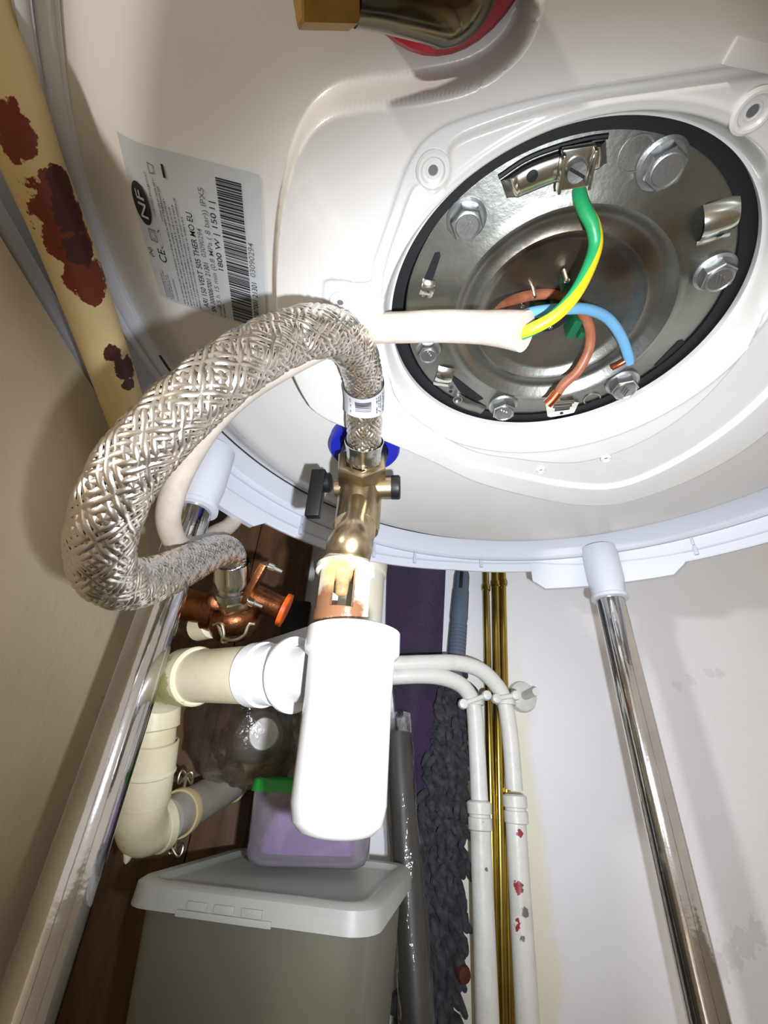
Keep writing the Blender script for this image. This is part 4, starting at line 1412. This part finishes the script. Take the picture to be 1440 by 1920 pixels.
def water_pipe(label, up_px, low_px, cpl, r0, r1, clip_at, lugs):
    t = thing('water_pipe', label, 'pipe', (*Y(*low_px[-1], PIPE_Y)[:2], 0), 'white painted water pipes')
    q = [Y(x, y, PIPE_Y - d_) for x, y, d_ in up_px]
    obj('copper_run', MB().tube(curve(q, 10), r0, 24), M['pipe_white'], t, smooth=60)
    lq = [Y(x, y, PIPE_Y) for x, y in low_px]
    e_ = (lq[-1] - lq[0]) / np.linalg.norm(lq[-1] - lq[0])
    lq.append(lq[-1] + e_ * ((.001 - lq[-1][2]) / e_[2]))
    obj('lower_run', MB().tube([lq[0], (lq[0] + lq[-1]) / 2, lq[-1]], r1, 28), M['pipe_white'], t, smooth=60)
    c = Y(*cpl, PIPE_Y)
    obj('coupling', MB().lathe([(r1, -.013), (r1 + .0016, -.012), (r1 + .0016, -.0035), (r1 + .0004, -.003), (r1 + .0004, -.001), (r1 + .0018, -.0005), (r1 + .0020, .008), (r1, .009), (r0, .0095)], c, (0, 0, 1), 28), M['pipe_white'], t, smooth=30)
    k_ = Y(*clip_at, PIPE_Y)
    l0, l1 = [Y(*p, PIPE_Y - .010) for p in lugs]
    cb_ = obj('pipe_clip', MB().lathe([(r0 + .0004, -.0032), (r0 + .0022, -.0030), (r0 + .0022, .0030), (r0 + .0004, .0032)], k_, (0, 0, 1), 24, caps=False), M['pipe_white'], t)
    obj('clip_bar', MB().tube([l0, (l0 + l1) / 2 + np.array([0, -.0005, 0]), l1], .0024, 12), M['pipe_white'], cb_)
    for l_ in (l0, l1):
        obj('clip_lug', MB().lathe([(.0020, .0045), (.0042, .0035), (.0050, 0), (.0042, -.0035), (.0020, -.0045)], l_, (0, 1, 0), 16), M['pipe_white'], cb_)
    return t


p1 = water_pipe('white painted water pipe on the right with dark red chips in its paint', [(690, 1246, .016), (740, 1245, .016), (800, 1243, .016), (856, 1243, .014), (900, 1256, .010), (930, 1284, .004), (945, 1312, 0), (954, 1360, 0), (960, 1420, 0), (964, 1482, 0)],
                [(964, 1490), (990, 1930)], (966, 1512), .0079, .0090, (948, 1316), ((930, 1310), (966, 1304)))
ro = Y(980, 1306, WALL_Y - .004)
obj('wall_rose', MB().lathe([(.0165, .004), (.0165, .001), (.0150, -.003), (.0100, -.006), (.0045, -.007), (.0040, -.036)], (ro[0], WALL_Y - .004, ro[2]), (0, 1, 0), 28), M['pipe_white'], p1)
p2 = water_pipe('white painted water pipe on the left, bending first under the other', [(690, 1272, .016), (740, 1268, .016), (790, 1266, .016), (830, 1270, .014), (864, 1284, .008), (884, 1310, .002), (890, 1340, 0), (894, 1400, 0), (898, 1480, 0), (899, 1500, 0)],
                [(899, 1505), (914, 1930)], (899, 1524), .0079, .0090, (888, 1316), ((868, 1320), (912, 1304)))

pg_ = Y(872, 1830, .464)
tag(obj('wooden_peg', MB().lathe([(.0002, -.0006), (.0050, 0), (.0058, .002), (.0056, .0295)], pg_, (-.2, 1, .1), 20), mat('dark_red_wood', (74, 34, 26), .6), None), 'small dark red peg sticking out low beside the left white water pipe', 'peg')

# ------------------------------------------------------------------ brass rods
for i, (x0, x1, y0, r_, lb) in enumerate(((910, 930, 1100, .0042, 'thin brass rod standing alone, leftmost of the three between the white pipes'),
                                          (928, 944, 1092, .0046, 'middle brass rod, left one of the close pair between the white pipes'),
                                          (942, 957, 1090, .0042, 'right one of the close pair of brass rods between the white pipes'))):
    a, b = Y(x0, 1060, WALL_Y - .010), Y(x1, 1920, WALL_Y - .010)
    e_ = (b - a) / np.linalg.norm(b - a)
    b = b + e_ * ((.001 - b[2]) / e_[2])
    a = a - e_ * .09
    rod = thing('brass_rod', lb, 'rod', b, 'brass rods against the back wall')
    obj('tube', MB().tube([a, (a + b) / 2, b], r_, 20), M['gold'], rod)
    c = Y(x0 + 1, y0, WALL_Y - .010)
    obj('end_collar', MB().lathe([(r_, -.006), (r_ + .0012, -.005), (r_ + .0014, 0), (r_ + .0004, .003), (r_, .004)], c, -e_, 20, caps=False), M['gold'], rod)

# scratch the builder's bookkeeping off the objects
for o in bpy.data.objects:
    if '_o' in o.keys():
        del o['_o']
